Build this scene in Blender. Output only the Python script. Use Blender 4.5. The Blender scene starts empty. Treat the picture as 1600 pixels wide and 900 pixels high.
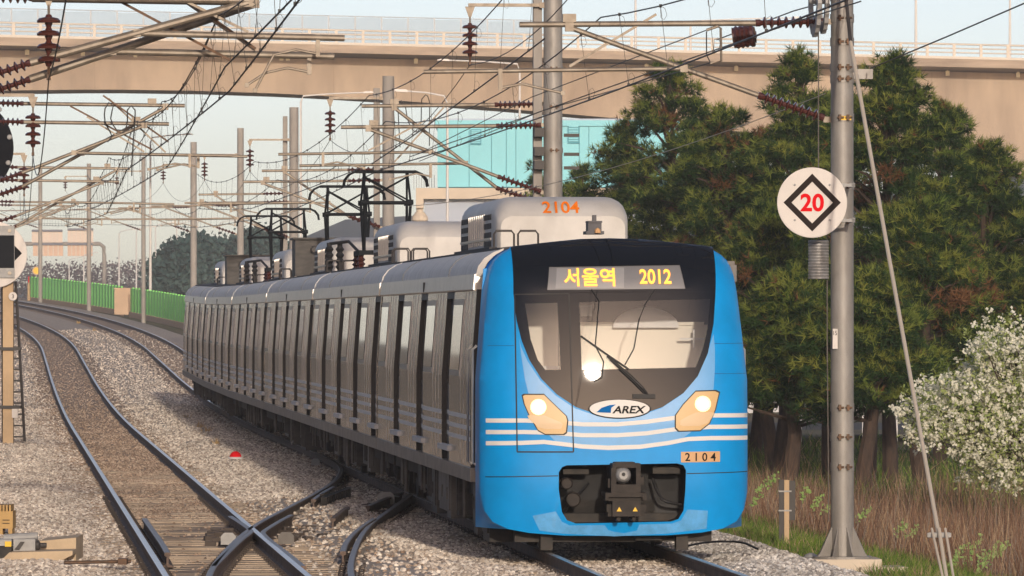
import bpy, bmesh, math, random
import numpy as np
from mathutils import Vector, Matrix
rnd = random.Random(7)
scene = bpy.context.scene
COL = scene.collection

# ---------------------------------------------------------------- camera
F = 9763.0                      # focal length in photograph pixels (1600 wide)
CAMZ = 2.72
PITCH = math.atan(47.0 / F)
cam_d = bpy.data.cameras.new('camera')
cam = bpy.data.objects.new('camera', cam_d)
COL.objects.link(cam)
cam_d.sensor_width = 36.0
cam_d.lens = 36.0 * F / 1600.0
cam_d.clip_start = 1.0
cam_d.clip_end = 20000.0
cam.location = (0, 0, CAMZ)
cam.rotation_euler = (math.pi / 2 + PITCH, 0, 0)
scene.camera = cam

# ---------------------------------------------------------------- sky and sun
SUN_EL = math.radians(12.0)
SUN_AZ = math.radians(172.5)    # behind the camera, a little to its right (0 = +Y, clockwise)
world = bpy.data.worlds.new('World')
scene.world = world
world.use_nodes = True
wn = world.node_tree
for n in list(wn.nodes):
    wn.nodes.remove(n)
sky = wn.nodes.new('ShaderNodeTexSky')
sky.sky_type = 'NISHITA'
sky.sun_disc = False
sky.sun_elevation = SUN_EL
sky.sun_rotation = SUN_AZ
sky.air_density = 0.45
sky.dust_density = 0.8
sky.ozone_density = 0.2
bg = wn.nodes.new('ShaderNodeBackground')
bg.inputs['Strength'].default_value = 0.143
wo = wn.nodes.new('ShaderNodeOutputWorld')
wb = wn.nodes.new('ShaderNodeMix'); wb.data_type = 'RGBA'; wb.blend_type = 'MULTIPLY'   # white balance of the whole sky
wb.inputs[0].default_value = 1.0; wb.inputs[7].default_value = (1.15, 0.97, 0.875, 1)
wn.links.new(sky.outputs[0], wb.inputs[6]); wn.links.new(wb.outputs[2], bg.inputs[0])
wn.links.new(bg.outputs[0], wo.inputs[0])
sd = bpy.data.lights.new('sun', 'SUN')
sd.energy = 2.2
sd.angle = math.radians(1.5)
sd.color = (1.0, 0.86, 0.70)
sun = bpy.data.objects.new('sun', sd)
COL.objects.link(sun)
sdir = Vector((math.sin(SUN_AZ) * math.cos(SUN_EL), math.cos(SUN_AZ) * math.cos(SUN_EL), math.sin(SUN_EL)))
sun.rotation_euler = sdir.to_track_quat('Z', 'Y').to_euler()
sun.location = sdir * 60
vs = scene.view_settings
vs.view_transform = 'Standard'
vs.look = 'None'
vs.gamma = 1.0
vs.use_curve_mapping = False
vs.exposure = 0.27
scene.cycles.max_bounces = 6
scene.cycles.volume_bounces = 0
scene.cycles.transparent_max_bounces = 12
scene.cycles.use_denoising = True
scene.cycles.sample_clamp_indirect = 6.0

# ---------------------------------------------------------------- geometry helpers
def P(px, py, Y):
    """world point seen at photograph pixel (px, py) at distance Y"""
    x = (px - 800.0) / F
    u = (450.0 - py) / F
    c, s = math.cos(PITCH), math.sin(PITCH)
    dy = c - u * s
    dz = s + u * c
    k = Y / dy
    return Vector((x * k, Y, CAMZ + dz * k))

def smooth(a, b, t):
    t = min(1.0, max(0.0, (t - a) / (b - a)))
    return t * t * (3 - 2 * t)

def E(Y):
    """height of the rail top along the line: level, then a gentle climb"""
    if Y < 150: return 0.0
    if Y < 230: return 1e-4 * (Y - 150) ** 2
    if Y < 470: return 0.64 + 0.016 * (Y - 230)
    if Y < 520: return 4.48 + 0.016 * (Y - 470) - 1.6e-4 * (Y - 470) ** 2
    return 4.88

TH = math.radians(4.65)
CT, ST = math.cos(TH), math.sin(TH)
def XC(Y):
    x = 1.23 - 0.0814 * (Y - 72.0)
    if Y > 270: x -= 2.5e-4 * (Y - 270) ** 2
    return x
def tp(Y, lat, h=0.0):
    """point beside the main line: distance Y, metres to its right, height over rail top"""
    return Vector((XC(Y) + lat * CT, Y + lat * ST, E(Y) + h))
LEFT = -4.6                     # the left track lies 4.6 m beside the main one

class MB:
    """collects geometry of ONE part"""
    def __init__(s):
        s.v = []; s.f = []; s.m = []; s.cur = 0
    def add(s, vs, fs):
        b = len(s.v)
        s.v.extend([tuple(v) for v in vs])
        s.f.extend([tuple(i + b for i in f) for f in fs])
        s.m.extend([s.cur] * len(fs))
        return s
    def box(s, c, size, rz=0.0, mat=None):
        hx, hy, hz = size[0] / 2, size[1] / 2, size[2] / 2
        vs = []
        for sx, sy, sz in ((-1,-1,-1),(1,-1,-1),(1,1,-1),(-1,1,-1),(-1,-1,1),(1,-1,1),(1,1,1),(-1,1,1)):
            v = Vector((sx*hx, sy*hy, sz*hz))
            if mat is not None: v = mat @ v
            elif rz: v = Vector((v.x*math.cos(rz)-v.y*math.sin(rz), v.x*math.sin(rz)+v.y*math.cos(rz), v.z))
            vs.append(v + Vector(c))
        return s.add(vs, ((0,3,2,1),(4,5,6,7),(0,1,5,4),(1,2,6,5),(2,3,7,6),(3,0,4,7)))
    def bbox(s, a, b):
        return s.box([(a[i]+b[i])/2 for i in range(3)], [abs(b[i]-a[i]) for i in range(3)])
    def tube(s, p0, p1, r, n=8, r1=None, caps=True):
        return s.path([p0, p1], r, n, r1=r1, caps=caps)
    def path(s, pts, r, n=6, r1=None, caps=True, radii=None):
        pts = [Vector(p) for p in pts]
        b = []
        up = Vector((0, 0, 1))
        N = len(pts)
        vs = []
        for i, p in enumerate(pts):
            d = (pts[min(i+1, N-1)] - pts[max(i-1, 0)]).normalized()
            ref = up if abs(d.z) < 0.95 else Vector((0, 1, 0))
            a = d.cross(ref).normalized()
            c = a.cross(d).normalized()
            rr = radii[i] if radii else (r if r1 is None else r + (r1 - r) * i / (N - 1))
            for k in range(n):
                t = 2 * math.pi * (k + .5) / n
                vs.append(p + a * (math.cos(t) * rr) + c * (math.sin(t) * rr))
        fs = []
        for i in range(N - 1):
            for k in range(n):
                fs.append((i*n+k, i*n+(k+1) % n, (i+1)*n+(k+1) % n, (i+1)*n+k))
        if caps:
            fs.append(tuple(range(n - 1, -1, -1)))
            fs.append(tuple((N-1)*n + k for k in range(n)))
        return s.add(vs, fs)
    def lathe(s, p0, axis, prof, n=12):
        """prof: (distance along axis, radius)"""
        ax = Vector(axis).normalized(); p0 = Vector(p0)
        ref = Vector((0, 0, 1)) if abs(ax.z) < .9 else Vector((1, 0, 0))
        a = ax.cross(ref).normalized(); c = ax.cross(a)
        vs = []
        for (d, r) in prof:
            for k in range(n):
                t = 2 * math.pi * k / n
                vs.append(p0 + ax*d + a*(r*math.cos(t)) + c*(r*math.sin(t)))
        fs = []
        for i in range(len(prof) - 1):
            for k in range(n):
                fs.append((i*n+k, i*n+(k+1) % n, (i+1)*n+(k+1) % n, (i+1)*n+k))
        fs.append(tuple(range(n-1, -1, -1)))
        fs.append(tuple((len(prof)-1)*n+k for k in range(n)))
        return s.add(vs, fs)
    def prism(s, poly, d0, d1, to3):
        """poly: 2-D outline, to3(u, v, d) -> point"""
        n = len(poly)
        vs = [to3(u, v, d0) for u, v in poly] + [to3(u, v, d1) for u, v in poly]
        fs = [tuple(range(n-1, -1, -1)), tuple(range(n, 2*n))]
        for i in range(n):
            j = (i+1) % n
            fs.append((i, j, n+j, n+i))
        return s.add(vs, fs)
    def loft(s, sections, closed=True, caps=True):
        n = len(sections[0]); vs = []
        for sec in sections: vs.extend(sec)
        fs = []
        for i in range(len(sections)-1):
            for k in range(n if closed else n-1):
                fs.append((i*n+k, i*n+(k+1) % n, (i+1)*n+(k+1) % n, (i+1)*n+k))
        if caps and closed:
            fs.append(tuple(range(n-1, -1, -1)))
            fs.append(tuple((len(sections)-1)*n+k for k in range(n)))
        return s.add(vs, fs)
    def build(s, name, mats, parent=None, smooth=False, recalc=True, label=None, loc=None):
        me = bpy.data.meshes.new(name)
        me.from_pydata(s.v, [], s.f)
        if not isinstance(mats, (list, tuple)): mats = [mats]
        for m in mats: me.materials.append(m)
        if len(mats) > 1:
            me.polygons.foreach_set('material_index', s.m)
        if recalc and len(s.f) < 60000:
            bm = bmesh.new(); bm.from_mesh(me)
            bmesh.ops.recalc_face_normals(bm, faces=bm.faces)
            bm.to_mesh(me); bm.free()
        if smooth:
            me.polygons.foreach_set('use_smooth', [True]*len(me.polygons))
            try: me.set_sharp_from_angle(angle=math.radians(38))
            except Exception: pass
        me.update()
        o = bpy.data.objects.new(name, me)
        COL.objects.link(o)
        if parent is not None: o.parent = parent
        if loc is not None: o.location = loc
        if label: o['label'] = label
        return o

def tag(o, label, cat, group=None):
    o['label'] = label; o['category'] = cat
    if group: o['group'] = group
    return o
def thing(name, label, cat, loc=(0, 0, 0), rz=0.0, group=None, rx=0.0):
    o = bpy.data.objects.new(name, None)
    COL.objects.link(o)
    o.location = loc
    o.rotation_euler = (rx, 0, rz)
    o.empty_display_size = 0.3
    return tag(o, label, cat, group)
def struct(o):
    o['kind'] = 'structure'
    return o
def stuff(o, label=None, cat=None):
    o['kind'] = 'stuff'
    if label: o['label'] = label
    if cat: o['category'] = cat
    return o
def copy_child(o, parent, loc=None):
    c = o.copy(); COL.objects.link(c); c.parent = parent
    if loc is not None: c.location = loc
    return c
def copy_tree(o, parent=None):
    c = o.copy(); COL.objects.link(c)
    if parent is not None: c.parent = parent
    for ch in [x for x in bpy.data.objects if x.parent == o]:
        copy_tree(ch, c)
    return c

def catmull(pts, step=1.0):
    pts = [Vector(p) for p in pts]
    out = []
    for i in range(len(pts)-1):
        p0 = pts[max(i-1, 0)]; p1 = pts[i]; p2 = pts[i+1]; p3 = pts[min(i+2, len(pts)-1)]
        n = max(1, int((p2-p1).length/step))
        for k in range(n):
            t = k/n
            out.append(.5*((2*p1)+(p2-p0)*t+(2*p0-5*p1+4*p2-p3)*t*t+(3*p1-p0-3*p2+p3)*t**3))
    out.append(pts[-1])
    return out

def text_obj(name, s, size, mat, parent, place, depth=0.004, xs=1.0, bold=0.0):
    """flat lettering; place(u, v) -> point, u along the line (centred), v up (centred)"""
    cu = bpy.data.curves.new(name, 'FONT')
    cu.body = s; cu.size = size; cu.align_x = 'CENTER'; cu.align_y = 'CENTER'
    cu.offset = bold; cu.resolution_u = 4
    tmp = bpy.data.objects.new('tmp', cu); COL.objects.link(tmp)
    dg = bpy.context.evaluated_depsgraph_get()
    me0 = tmp.evaluated_get(dg).to_mesh()
    vs = [(v.co.x*xs, v.co.y) for v in me0.vertices]
    fs = [tuple(p.vertices) for p in me0.polygons]
    tmp.evaluated_get(dg).to_mesh_clear()
    bpy.data.objects.remove(tmp)
    bpy.data.curves.remove(cu)
    if vs:
        cx = (min(v[0] for v in vs)+max(v[0] for v in vs))/2
        cy = (min(v[1] for v in vs)+max(v[1] for v in vs))/2
        vs = [(a-cx, b-cy) for a, b in vs]
    mb = MB(); mb.add([place(a, b) for a, b in vs], fs)
    return mb.build(name, mat, parent, recalc=False)

# ---------------------------------------------------------------- materials
MATS = {}
def mat(name, col, rough=0.6, metal=0.0, var=0.0, scale=8.0, bump=0.0, bscale=40.0, coat=0.0,
        col2=None, spec=0.5, emit=None, estr=0.0, stretch=None, per_obj=0.0, coat_ior=1.5, coat_rough=.06, detail=5.0, lo=.35, hi=.65):
    if name in MATS: return MATS[name]
    m = bpy.data.materials.new(name); m.use_nodes = True
    nt = m.node_tree; b = nt.nodes['Principled BSDF']
    b.inputs['Base Color'].default_value = (*col, 1)
    b.inputs['Roughness'].default_value = rough
    b.inputs['Metallic'].default_value = metal
    b.inputs['Specular IOR Level'].default_value = spec
    if coat:
        b.inputs['Coat Weight'].default_value = coat
        b.inputs['Coat Roughness'].default_value = coat_rough; b.inputs['Coat IOR'].default_value = coat_ior
    if emit:
        b.inputs['Emission Color'].default_value = (*emit, 1)
        b.inputs['Emission Strength'].default_value = estr
    tc = None
    def coords(sc):
        nonlocal tc
        if tc is None: tc = nt.nodes.new('ShaderNodeTexCoord')
        mp = nt.nodes.new('ShaderNodeMapping')
        st = stretch or (1, 1, 1)
        mp.inputs['Scale'].default_value = (st[0], st[1], st[2])
        nt.links.new(tc.outputs['Object'], mp.inputs['Vector'])
        nz = nt.nodes.new('ShaderNodeTexNoise')
        nz.inputs['Scale'].default_value = sc
        nz.inputs['Detail'].default_value = detail
        nz.inputs['Roughness'].default_value = 0.62
        nt.links.new(mp.outputs[0], nz.inputs['Vector'])
        return nz
    last = None
    if var or col2:
        nz = coords(scale)
        cr = nt.nodes.new('ShaderNodeValToRGB')
        a = col2 if col2 else tuple(c*(1-var) for c in col)
        z = col if col2 else tuple(min(1, c*(1+var)) for c in col)
        cr.color_ramp.elements[0].position = lo
        cr.color_ramp.elements[1].position = hi
        cr.color_ramp.elements[0].color = (*a, 1)
        cr.color_ramp.elements[1].color = (*z, 1)
        nt.links.new(nz.outputs[0], cr.inputs[0])
        last = cr.outputs[0]
    if per_obj:
        oi = nt.nodes.new('ShaderNodeObjectInfo')
        mr = nt.nodes.new('ShaderNodeMapRange')
        mr.inputs[3].default_value = 1-per_obj; mr.inputs[4].default_value = 1+per_obj
        nt.links.new(oi.outputs['Random'], mr.inputs[0])
        mx = nt.nodes.new('ShaderNodeMix'); mx.data_type = 'RGBA'; mx.blend_type = 'MULTIPLY'
        mx.inputs[0].default_value = 1.0
        if last is not None: nt.links.new(last, mx.inputs[6])
        else: mx.inputs[6].default_value = (*col, 1)
        nt.links.new(mr.outputs[0], mx.inputs[7])
        last = mx.outputs[2]
    if last is not None: nt.links.new(last, b.inputs['Base Color'])
    if bump:
        nz = coords(bscale)
        bp = nt.nodes.new('ShaderNodeBump')
        bp.inputs['Strength'].default_value = bump
        bp.inputs['Distance'].default_value = 0.02
        nt.links.new(nz.outputs[0], bp.inputs['Height'])
        nt.links.new(bp.outputs[0], b.inputs['Normal'])
    MATS[name] = m
    return m

def glass_mat(name, tint=(.75, .8, .85), refl=0.35, rough=0.02):
    m = bpy.data.materials.new(name); m.use_nodes = True
    nt = m.node_tree
    for n in list(nt.nodes): nt.nodes.remove(n)
    out = nt.nodes.new('ShaderNodeOutputMaterial')
    mx = nt.nodes.new('ShaderNodeMixShader')
    tr = nt.nodes.new('ShaderNodeBsdfTransparent'); tr.inputs[0].default_value = (*tint, 1)
    gl = nt.nodes.new('ShaderNodeBsdfGlossy'); gl.inputs['Roughness'].default_value = rough
    fr = nt.nodes.new('ShaderNodeFresnel'); fr.inputs[0].default_value = 1.5
    ad = nt.nodes.new('ShaderNodeMath'); ad.operation = 'ADD'; ad.inputs[1].default_value = refl
    ad.use_clamp = True
    nt.links.new(fr.outputs[0], ad.inputs[0])
    nt.links.new(ad.outputs[0], mx.inputs[0])
    nt.links.new(tr.outputs[0], mx.inputs[1]); nt.links.new(gl.outputs[0], mx.inputs[2])
    nt.links.new(mx.outputs[0], out.inputs[0])
    return m

BLUE = mat('blue_paint', (.0, .295, .74), .42, coat=.12, var=.07, scale=2.2, spec=.25)
DBLUE = mat('deep_blue_paint', (.004, .10, .36), .35, coat=.4)
PALE = mat('pale_blue_paint', (.12, .38, .74), .4, coat=.2, var=.05, scale=6)
PALE2 = mat('ballast_reflection_blue', (.10, .38, .74), .45, coat=.3, var=.15, scale=7)  # lighter blue that paints in the ballast mirrored by the skirt
WHITE = mat('white_paint', (.72, .71, .69), .5, spec=.3)
BLACKG = mat('black_gloss_mask', (.008, .010, .015), .5, spec=0.0, coat=.75, coat_ior=1.45, coat_rough=.02)
BLACK = mat('black_rubber', (.012, .012, .014), .6)
GRIME = mat('grimy_black', (.022, .020, .019), .75, col2=(.05, .043, .036), scale=5)
UNDER = mat('underframe_grey', (.075, .068, .062), .6, col2=(.035, .032, .030), scale=4, stretch=(1, 1, 3))
UNDER2 = mat('underframe_box_grey', (.16, .145, .13), .55, col2=(.09, .08, .07), scale=3)
STEEL = mat('stainless_side', (.50, .49, .475), .20, .92, var=.12, scale=3, stretch=(1, 1, .3), bump=.03, bscale=1.6)
STEEL2 = mat('stainless_band', (.60, .58, .55), .30, .75, var=.10, scale=4, bump=.05, bscale=3)
JAMB = mat('door_jamb_dark', (.018, .016, .016), .5)
DOORM = mat('door_leaf_steel', (.36, .36, .38), .30, .85, var=.1, scale=3, bump=.05, bscale=3)
WINM = mat('tinted_window', (.02, .024, .03), .04, .0, coat=1.0, spec=.8)
ROOFS = mat('roof_side_grey', (.70, .68, .655), .55, col2=(.52, .505, .485), scale=2.2, stretch=(1, 3, .5))
ROOFD = mat('roof_dark', (.035, .037, .042), .7, var=.3, scale=3)
SILL = mat('sill_brown_grey', (.36, .32, .275), .5, .2, col2=(.24, .21, .18), scale=4)
STRIPE = mat('side_white_stripe', (.86, .85, .82), .5)
ACW = mat('air_conditioner_white', (.66, .64, .61), .5, col2=(.52, .50, .47), scale=1.8, lo=.3, hi=.7)
PANTO = mat('pantograph_iron', (.012, .015, .019), .7, .0, spec=.15)
CARBON = mat('collector_carbon', (.05, .045, .04), .6)
COUP = mat('coupler_iron', (.040, .032, .027), .6, .1, col2=(.020, .017, .015), scale=9, spec=.25)
PLATE = mat('number_plate_gold', (.62, .36, .17), .5)
INK = mat('black_print', (.012, .012, .013), .85, spec=.1)
ORANGE = mat('orange_print', (.85, .20, .01), .8, spec=.1)
YELLOW = mat('yellow_print', (.85, .52, .02), .5)
REDM = mat('red_print', (.70, .006, .012), .8, spec=.1)
SIGNW = mat('sign_white', (.70, .66, .62), .7, var=.04, scale=3, spec=.2)
LED = mat('orange_led', (.9, .3, .02), .5, emit=(1.0, .40, .06), estr=1.7)
PANEL = mat('display_panel', (.20, .20, .21), .35, coat=.6)
LAMP = mat('headlamp_glow', (1, .9, .7), .3, emit=(1.0, .80, .48), estr=14)
LAMPD = mat('headlamp_reflector', (.50, .33, .15), .4, .0, emit=(1.0, .58, .22), estr=.16)
CREAM = mat('cab_interior_cream', (.84, .78, .66), .6)
CABD = mat('cab_interior_dark', (.05, .05, .055), .7)
GLASS = glass_mat('windscreen_glass', (.90, .91, .92), .035, .03)
LENS = glass_mat('headlamp_lens', (.95, .93, .9), .06)
RUST = mat('rail_rust', (.17, .115, .085), .75, col2=(.09, .064, .052), scale=5, bump=.3, bscale=60)
RAILTOP = mat('rail_polished', (.68, .64, .60), .30, .80, var=.08, scale=3)
RAILDULL = mat('rail_dull', (.26, .23, .21), .45, .7, var=.1, scale=3)
CLIP = mat('rail_clip', (.075, .058, .048), .8)
SLEEP = mat('sleeper', (.52, .425, .32), .85, col2=(.33, .26, .19), scale=2.5, stretch=(.6, 4, 1), bump=.4, bscale=30, per_obj=.30)
POLEM = mat('galvanised_pole', (.33, .315, .295), .55, .25, col2=(.25, .235, .215), scale=6, stretch=(1, 1, .35), bump=.08, bscale=30)
POLEF = mat('concrete_pole', (.35, .33, .305), .8, col2=(.27, .25, .23), scale=2, stretch=(1, 1, .4))
TUBE = mat('cantilever_tube', (.27, .235, .19), .5, .35, col2=(.18, .145, .11), scale=6)
RUSTY = mat('rusty_fitting', (.16, .085, .045), .6, .4, col2=(.07, .045, .03), scale=14)
INSUL = mat('brown_porcelain', (.075, .022, .016), .18, coat=.7)
WIRE = mat('wire_black', (.030, .028, .028), .5, .5)
WIREL = mat('wire_bright', (.60, .53, .43), .5, .1)
CONC = mat('bridge_concrete', (.49, .39, .295), .85, col2=(.29, .225, .175), scale=.30, stretch=(1, 1, .22), bump=.05, bscale=1.5, lo=.28, hi=.60, detail=8)
CONC2 = mat('bridge_slab', (.46, .37, .285), .85, col2=(.29, .23, .18), scale=.5, stretch=(.4, 1, 3))
SOFF = mat('bridge_soffit_edge', (.20, .21, .25), .8)
RAILW = mat('bridge_railing', (.62, .57, .50), .6)
FENCEM = mat('noise_fence', (.42, .46, .50), .5)
TEAL = mat('teal_cladding', (.17, .56, .66), .45, var=.05, scale=.3)
TEALD = mat('teal_joint', (.05, .30, .40), .6)
BEIGE = mat('beige_concrete', (.58, .50, .40), .8, var=.1, scale=.4)
GREYB = mat('grey_blue_wall', (.42, .48, .58), .8, var=.05, scale=.2)
GREENF = mat('green_fence', (.20, .72, .13), .5, var=.12, scale=1.2)
PEACH = mat('peach_concrete', (.56, .40, .27), .8, var=.1, scale=1)
BARK = mat('pine_bark', (.075, .048, .034), .9, col2=(.035, .024, .019), scale=9, stretch=(1, 1, .3), bump=.6, bscale=25)
TAN = mat('tan_post', (.50, .35, .20), .6, var=.08, scale=2)
IRON = mat('dark_iron', (.045, .04, .038), .6)
LGREY = mat('light_grey_paint', (.34, .34, .335), .6, .1, var=.12, scale=6)
LAMPW = mat('lamp_post_white', (.62, .61, .60), .5)
# ================================================================ THE SETTING: ground, ballast, tracks
def lat_profile(lat, Y):
    """ground height below rail top beside the line"""
    if lat < -8.6: return -0.55
    if lat < 3.2: return -0.50
    return -0.42 - 0.55*smooth(3.2, 9.0, lat) + 0.10*math.sin(lat*1.3+Y*.21)*smooth(4, 8, lat)

SOIL = mat('dry_soil', (.16, .115, .070), .95, col2=(.085, .085, .035), scale=.35, bump=.6, bscale=4)
def ground():
    Ys = [-320, -250, -150, -60, 0, 40, 55, 62, 68] + [72+3*i for i in range(20)] + [135+6*i for i in range(12)] + \
         [210+20*i for i in range(18)] + [600, 750, 900, 1150]
    Ls = [-480, -300, -200, -120, -60, -30, -18, -12, -9, -8.2, -6, -4, -2, 0, 2, 2.9, 3.3, 4, 5, 6, 7, 8, 9, 10, 12, 14, 17, 20, 26, 35, 50, 80,
          140, 300, 480]
    mb = MB(); n = len(Ls); vs = []
    for Y in Ys:
        for l in Ls:
            x = XC(min(max(Y, -60), 520)) + l
            vs.append((x, Y, E(Y) + lat_profile(l, Y)))
    fs = [(i*n+k, i*n+k+1, (i+1)*n+k+1, (i+1)*n+k) for i in range(len(Ys)-1) for k in range(n-1)]
    mb.add(vs, fs)
    return struct(mb.build('ground', SOIL, smooth=True, recalc=False))
ground()

def crossover_cover(Y):
    return Y < 99
def bed_h(lat, Y):
    """top of the ballast"""
    h = -0.175
    l = lat
    if l < -6.0:                                    # left shoulder
        h = -0.10 if l > -7.4 else -0.10-0.40*min(1, (-7.4-l)/1.0)
        h = h - 0.075*smooth(-6.6, -6.0, l)
    elif -3.3 < l < -1.3:                           # between the tracks
        t = 1-abs((l+2.3)/1.0)
        h = -0.175 + 0.085*smooth(0, .6, t)*(1.0 if Y > 100 else .75)
    elif l > 1.3:                                   # right shoulder
        h = -0.15 + 0.03*smooth(1.3, 1.8, l) - 0.30*smooth(2.3, 3.1, l)
    return h
BEDM = mat('ballast_ground', (.52, .45, .38), .95, col2=(.36, .30, .25), scale=6, bump=1.0, bscale=14)
BROWN = mat('rust_stained_ballast', (.40, .295, .215), .95, col2=(.27, .195, .145), scale=5, bump=.8, bscale=18)
def bed(name, m, l0, l1, dl, Y0, Y1, z=0.0, dens=None):
    Ys = []
    y = Y0
    while y < Y1:
        Ys.append(y); y += 1.0 if y < 110 else 2.5 if y < 180 else 6
    Ys.append(Y1)
    nl = max(2, int(round((l1-l0)/dl))+1)
    Ls = [l0+(l1-l0)*i/(nl-1) for i in range(nl)]
    vs = []; dn = []
    for Y in Ys:
        for l in Ls:
            q = tp(Y, l)
            vs.append((q.x, q.y, q.z + bed_h(l, Y) + z + 0.012*math.sin(3.1*l+1.7*Y)*math.sin(2.3*Y-l)))
            if dens: dn.append(dens(l, Y))
    fs = [(i*nl+k, i*nl+k+1, (i+1)*nl+k+1, (i+1)*nl+k) for i in range(len(Ys)-1) for k in range(nl-1)]
    mb = MB(); mb.add(vs, fs)
    o = mb.build(name, m, smooth=True, recalc=False)
    if dens:
        a = o.data.attributes.new('dens', 'FLOAT', 'POINT')
        a.data.foreach_set('value', dn)
    return o
struct(bed('ballast_bed', BEDM, -8.4, 3.1, .25, 50, 520))

# ---- loose stones: nobody could count them
def stone_mat(name, c1, c2, c3):
    m = bpy.data.materials.new(name); m.use_nodes = True
    nt = m.node_tree; b = nt.nodes['Principled BSDF']; b.inputs['Roughness'].default_value = .9
    oi = nt.nodes.new('ShaderNodeObjectInfo'); cr = nt.nodes.new('ShaderNodeValToRGB')
    cr.color_ramp.elements[0].color = (*c1, 1); cr.color_ramp.elements[1].color = (*c3, 1)
    e = cr.color_ramp.elements.new(.55); e.color = (*c2, 1)
    nt.links.new(oi.outputs['Random'], cr.inputs[0])
    ge = nt.nodes.new('ShaderNodeNewGeometry'); mp = nt.nodes.new('ShaderNodeMapping'); mp.inputs['Scale'].default_value = (1, .16, 1)
    nz = nt.nodes.new('ShaderNodeTexNoise'); nz.inputs['Scale'].default_value = 1.1; nz.inputs['Detail'].default_value = 3
    mr = nt.nodes.new('ShaderNodeMapRange'); mr.inputs[1].default_value = .35; mr.inputs[2].default_value = .65; mr.inputs[3].default_value = .84; mr.inputs[4].default_value = 1.12
    mx = nt.nodes.new('ShaderNodeMix'); mx.data_type = 'RGBA'; mx.blend_type = 'MULTIPLY'; mx.inputs[0].default_value = 1.0
    nt.links.new(ge.outputs['Position'], mp.inputs[0]); nt.links.new(mp.outputs[0], nz.inputs['Vector']); nt.links.new(nz.outputs[0], mr.inputs[0])
    nt.links.new(cr.outputs[0], mx.inputs[6]); nt.links.new(mr.outputs[0], mx.inputs[7]); nt.links.new(mx.outputs[2], b.inputs['Base Color'])
    return m
def stone_nodes(name, m, size, seed):
    ng = bpy.data.node_groups.new(name, 'GeometryNodeTree')
    ng.interface.new_socket('Geometry', in_out='INPUT', socket_type='NodeSocketGeometry')
    ng.interface.new_socket('Geometry', in_out='OUTPUT', socket_type='NodeSocketGeometry')
    N = ng.nodes.new; L = ng.links.new
    gi = N('NodeGroupInput'); go = N('NodeGroupOutput')
    na = N('GeometryNodeInputNamedAttribute'); na.data_type = 'FLOAT'; na.inputs[0].default_value = 'dens'
    dp = N('GeometryNodeDistributePointsOnFaces'); dp.inputs['Seed'].default_value = seed
    L(gi.outputs[0], dp.inputs['Mesh']); L(na.outputs[0], dp.inputs['Density'])
    ico = N('GeometryNodeMeshIcoSphere'); ico.inputs['Radius'].default_value = 1.0; ico.inputs['Subdivisions'].default_value = 1
    sp = N('GeometryNodeSetPosition'); nz = N('ShaderNodeTexNoise'); nz.inputs['Scale'].default_value = 1.4
    sub = N('ShaderNodeVectorMath'); sub.operation = 'SUBTRACT'; sub.inputs[1].default_value = (.5, .5, .5)
    L(nz.outputs['Color'], sub.inputs[0]); L(ico.outputs['Mesh'], sp.inputs['Geometry']); L(sub.outputs[0], sp.inputs['Offset'])
    sm = N('GeometryNodeSetMaterial'); sm.inputs['Material'].default_value = m
    L(sp.outputs[0], sm.inputs[0])
    ip = N('GeometryNodeInstanceOnPoints'); L(dp.outputs['Points'], ip.inputs['Points']); L(sm.outputs[0], ip.inputs['Instance'])
    rr = N('FunctionNodeRandomValue'); rr.data_type = 'FLOAT_VECTOR'
    rr.inputs[0].default_value = (0, 0, 0); rr.inputs[1].default_value = (6.28, 6.28, 6.28)
    L(rr.outputs[0], ip.inputs['Rotation'])
    rs = N('FunctionNodeRandomValue'); rs.data_type = 'FLOAT_VECTOR'
    rs.inputs[0].default_value = (size*.55, size*.5, size*.4); rs.inputs[1].default_value = (size*1.15, size*1.0, size*.85)
    rs.inputs['Seed'].default_value = 5
    L(rs.outputs[0], ip.inputs['Scale'])
    L(ip.outputs[0], go.inputs[0])
    return ng
ST1 = stone_mat('pale_stone', (.25, .205, .17), (.60, .52, .435), (.86, .79, .69))
ST2 = stone_mat('rust_stone', (.18, .125, .09), (.40, .295, .215), (.58, .46, .35))
ST3 = stone_mat('white_stone', (.24, .22, .20), (.52, .49, .45), (.78, .75, .70))
def inband(l, c, w): return abs(l-c) < w
def fall(Y):
    return 1.0 if Y < 95 else max(.05, (95.0/Y)**2.6)
def dens_pale(l, Y):
    if Y > 330: return 0
    d = 0.0
    if l < -5.75: d = 1
    elif -3.5 < l < -.95: d = 1 if Y > 100 or l < -3.2 else .55
    if 97 < Y and -3.6 < l < -.9: d = 1
    if Y < 99 and -3.5 < l < -2.2: d = .16            # long bearers of the crossover lie bare here
    if Y < 99 and -2.2 < l < -.95: d = 1.0
    if abs(l) <= .95: d = .9 if Y < 100 else .5
    return 150*d*fall(Y)
def dens_rust(l, Y):
    if Y > 330: return 0
    if abs(l-LEFT) < 1.25: return 150*fall(Y)*(.07 if Y < 90 else .6 if Y < 104 else 1)
    if abs(l) < 1.2 and Y > 110: return 90*fall(Y)
    if -3.5 < l < -2.2 and Y < 99: return 14
    return 0
def dens_white(l, Y):
    if Y > 130: return 0
    return (170 if 1.0 < l < 3.05 else 0)*fall(Y)
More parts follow.
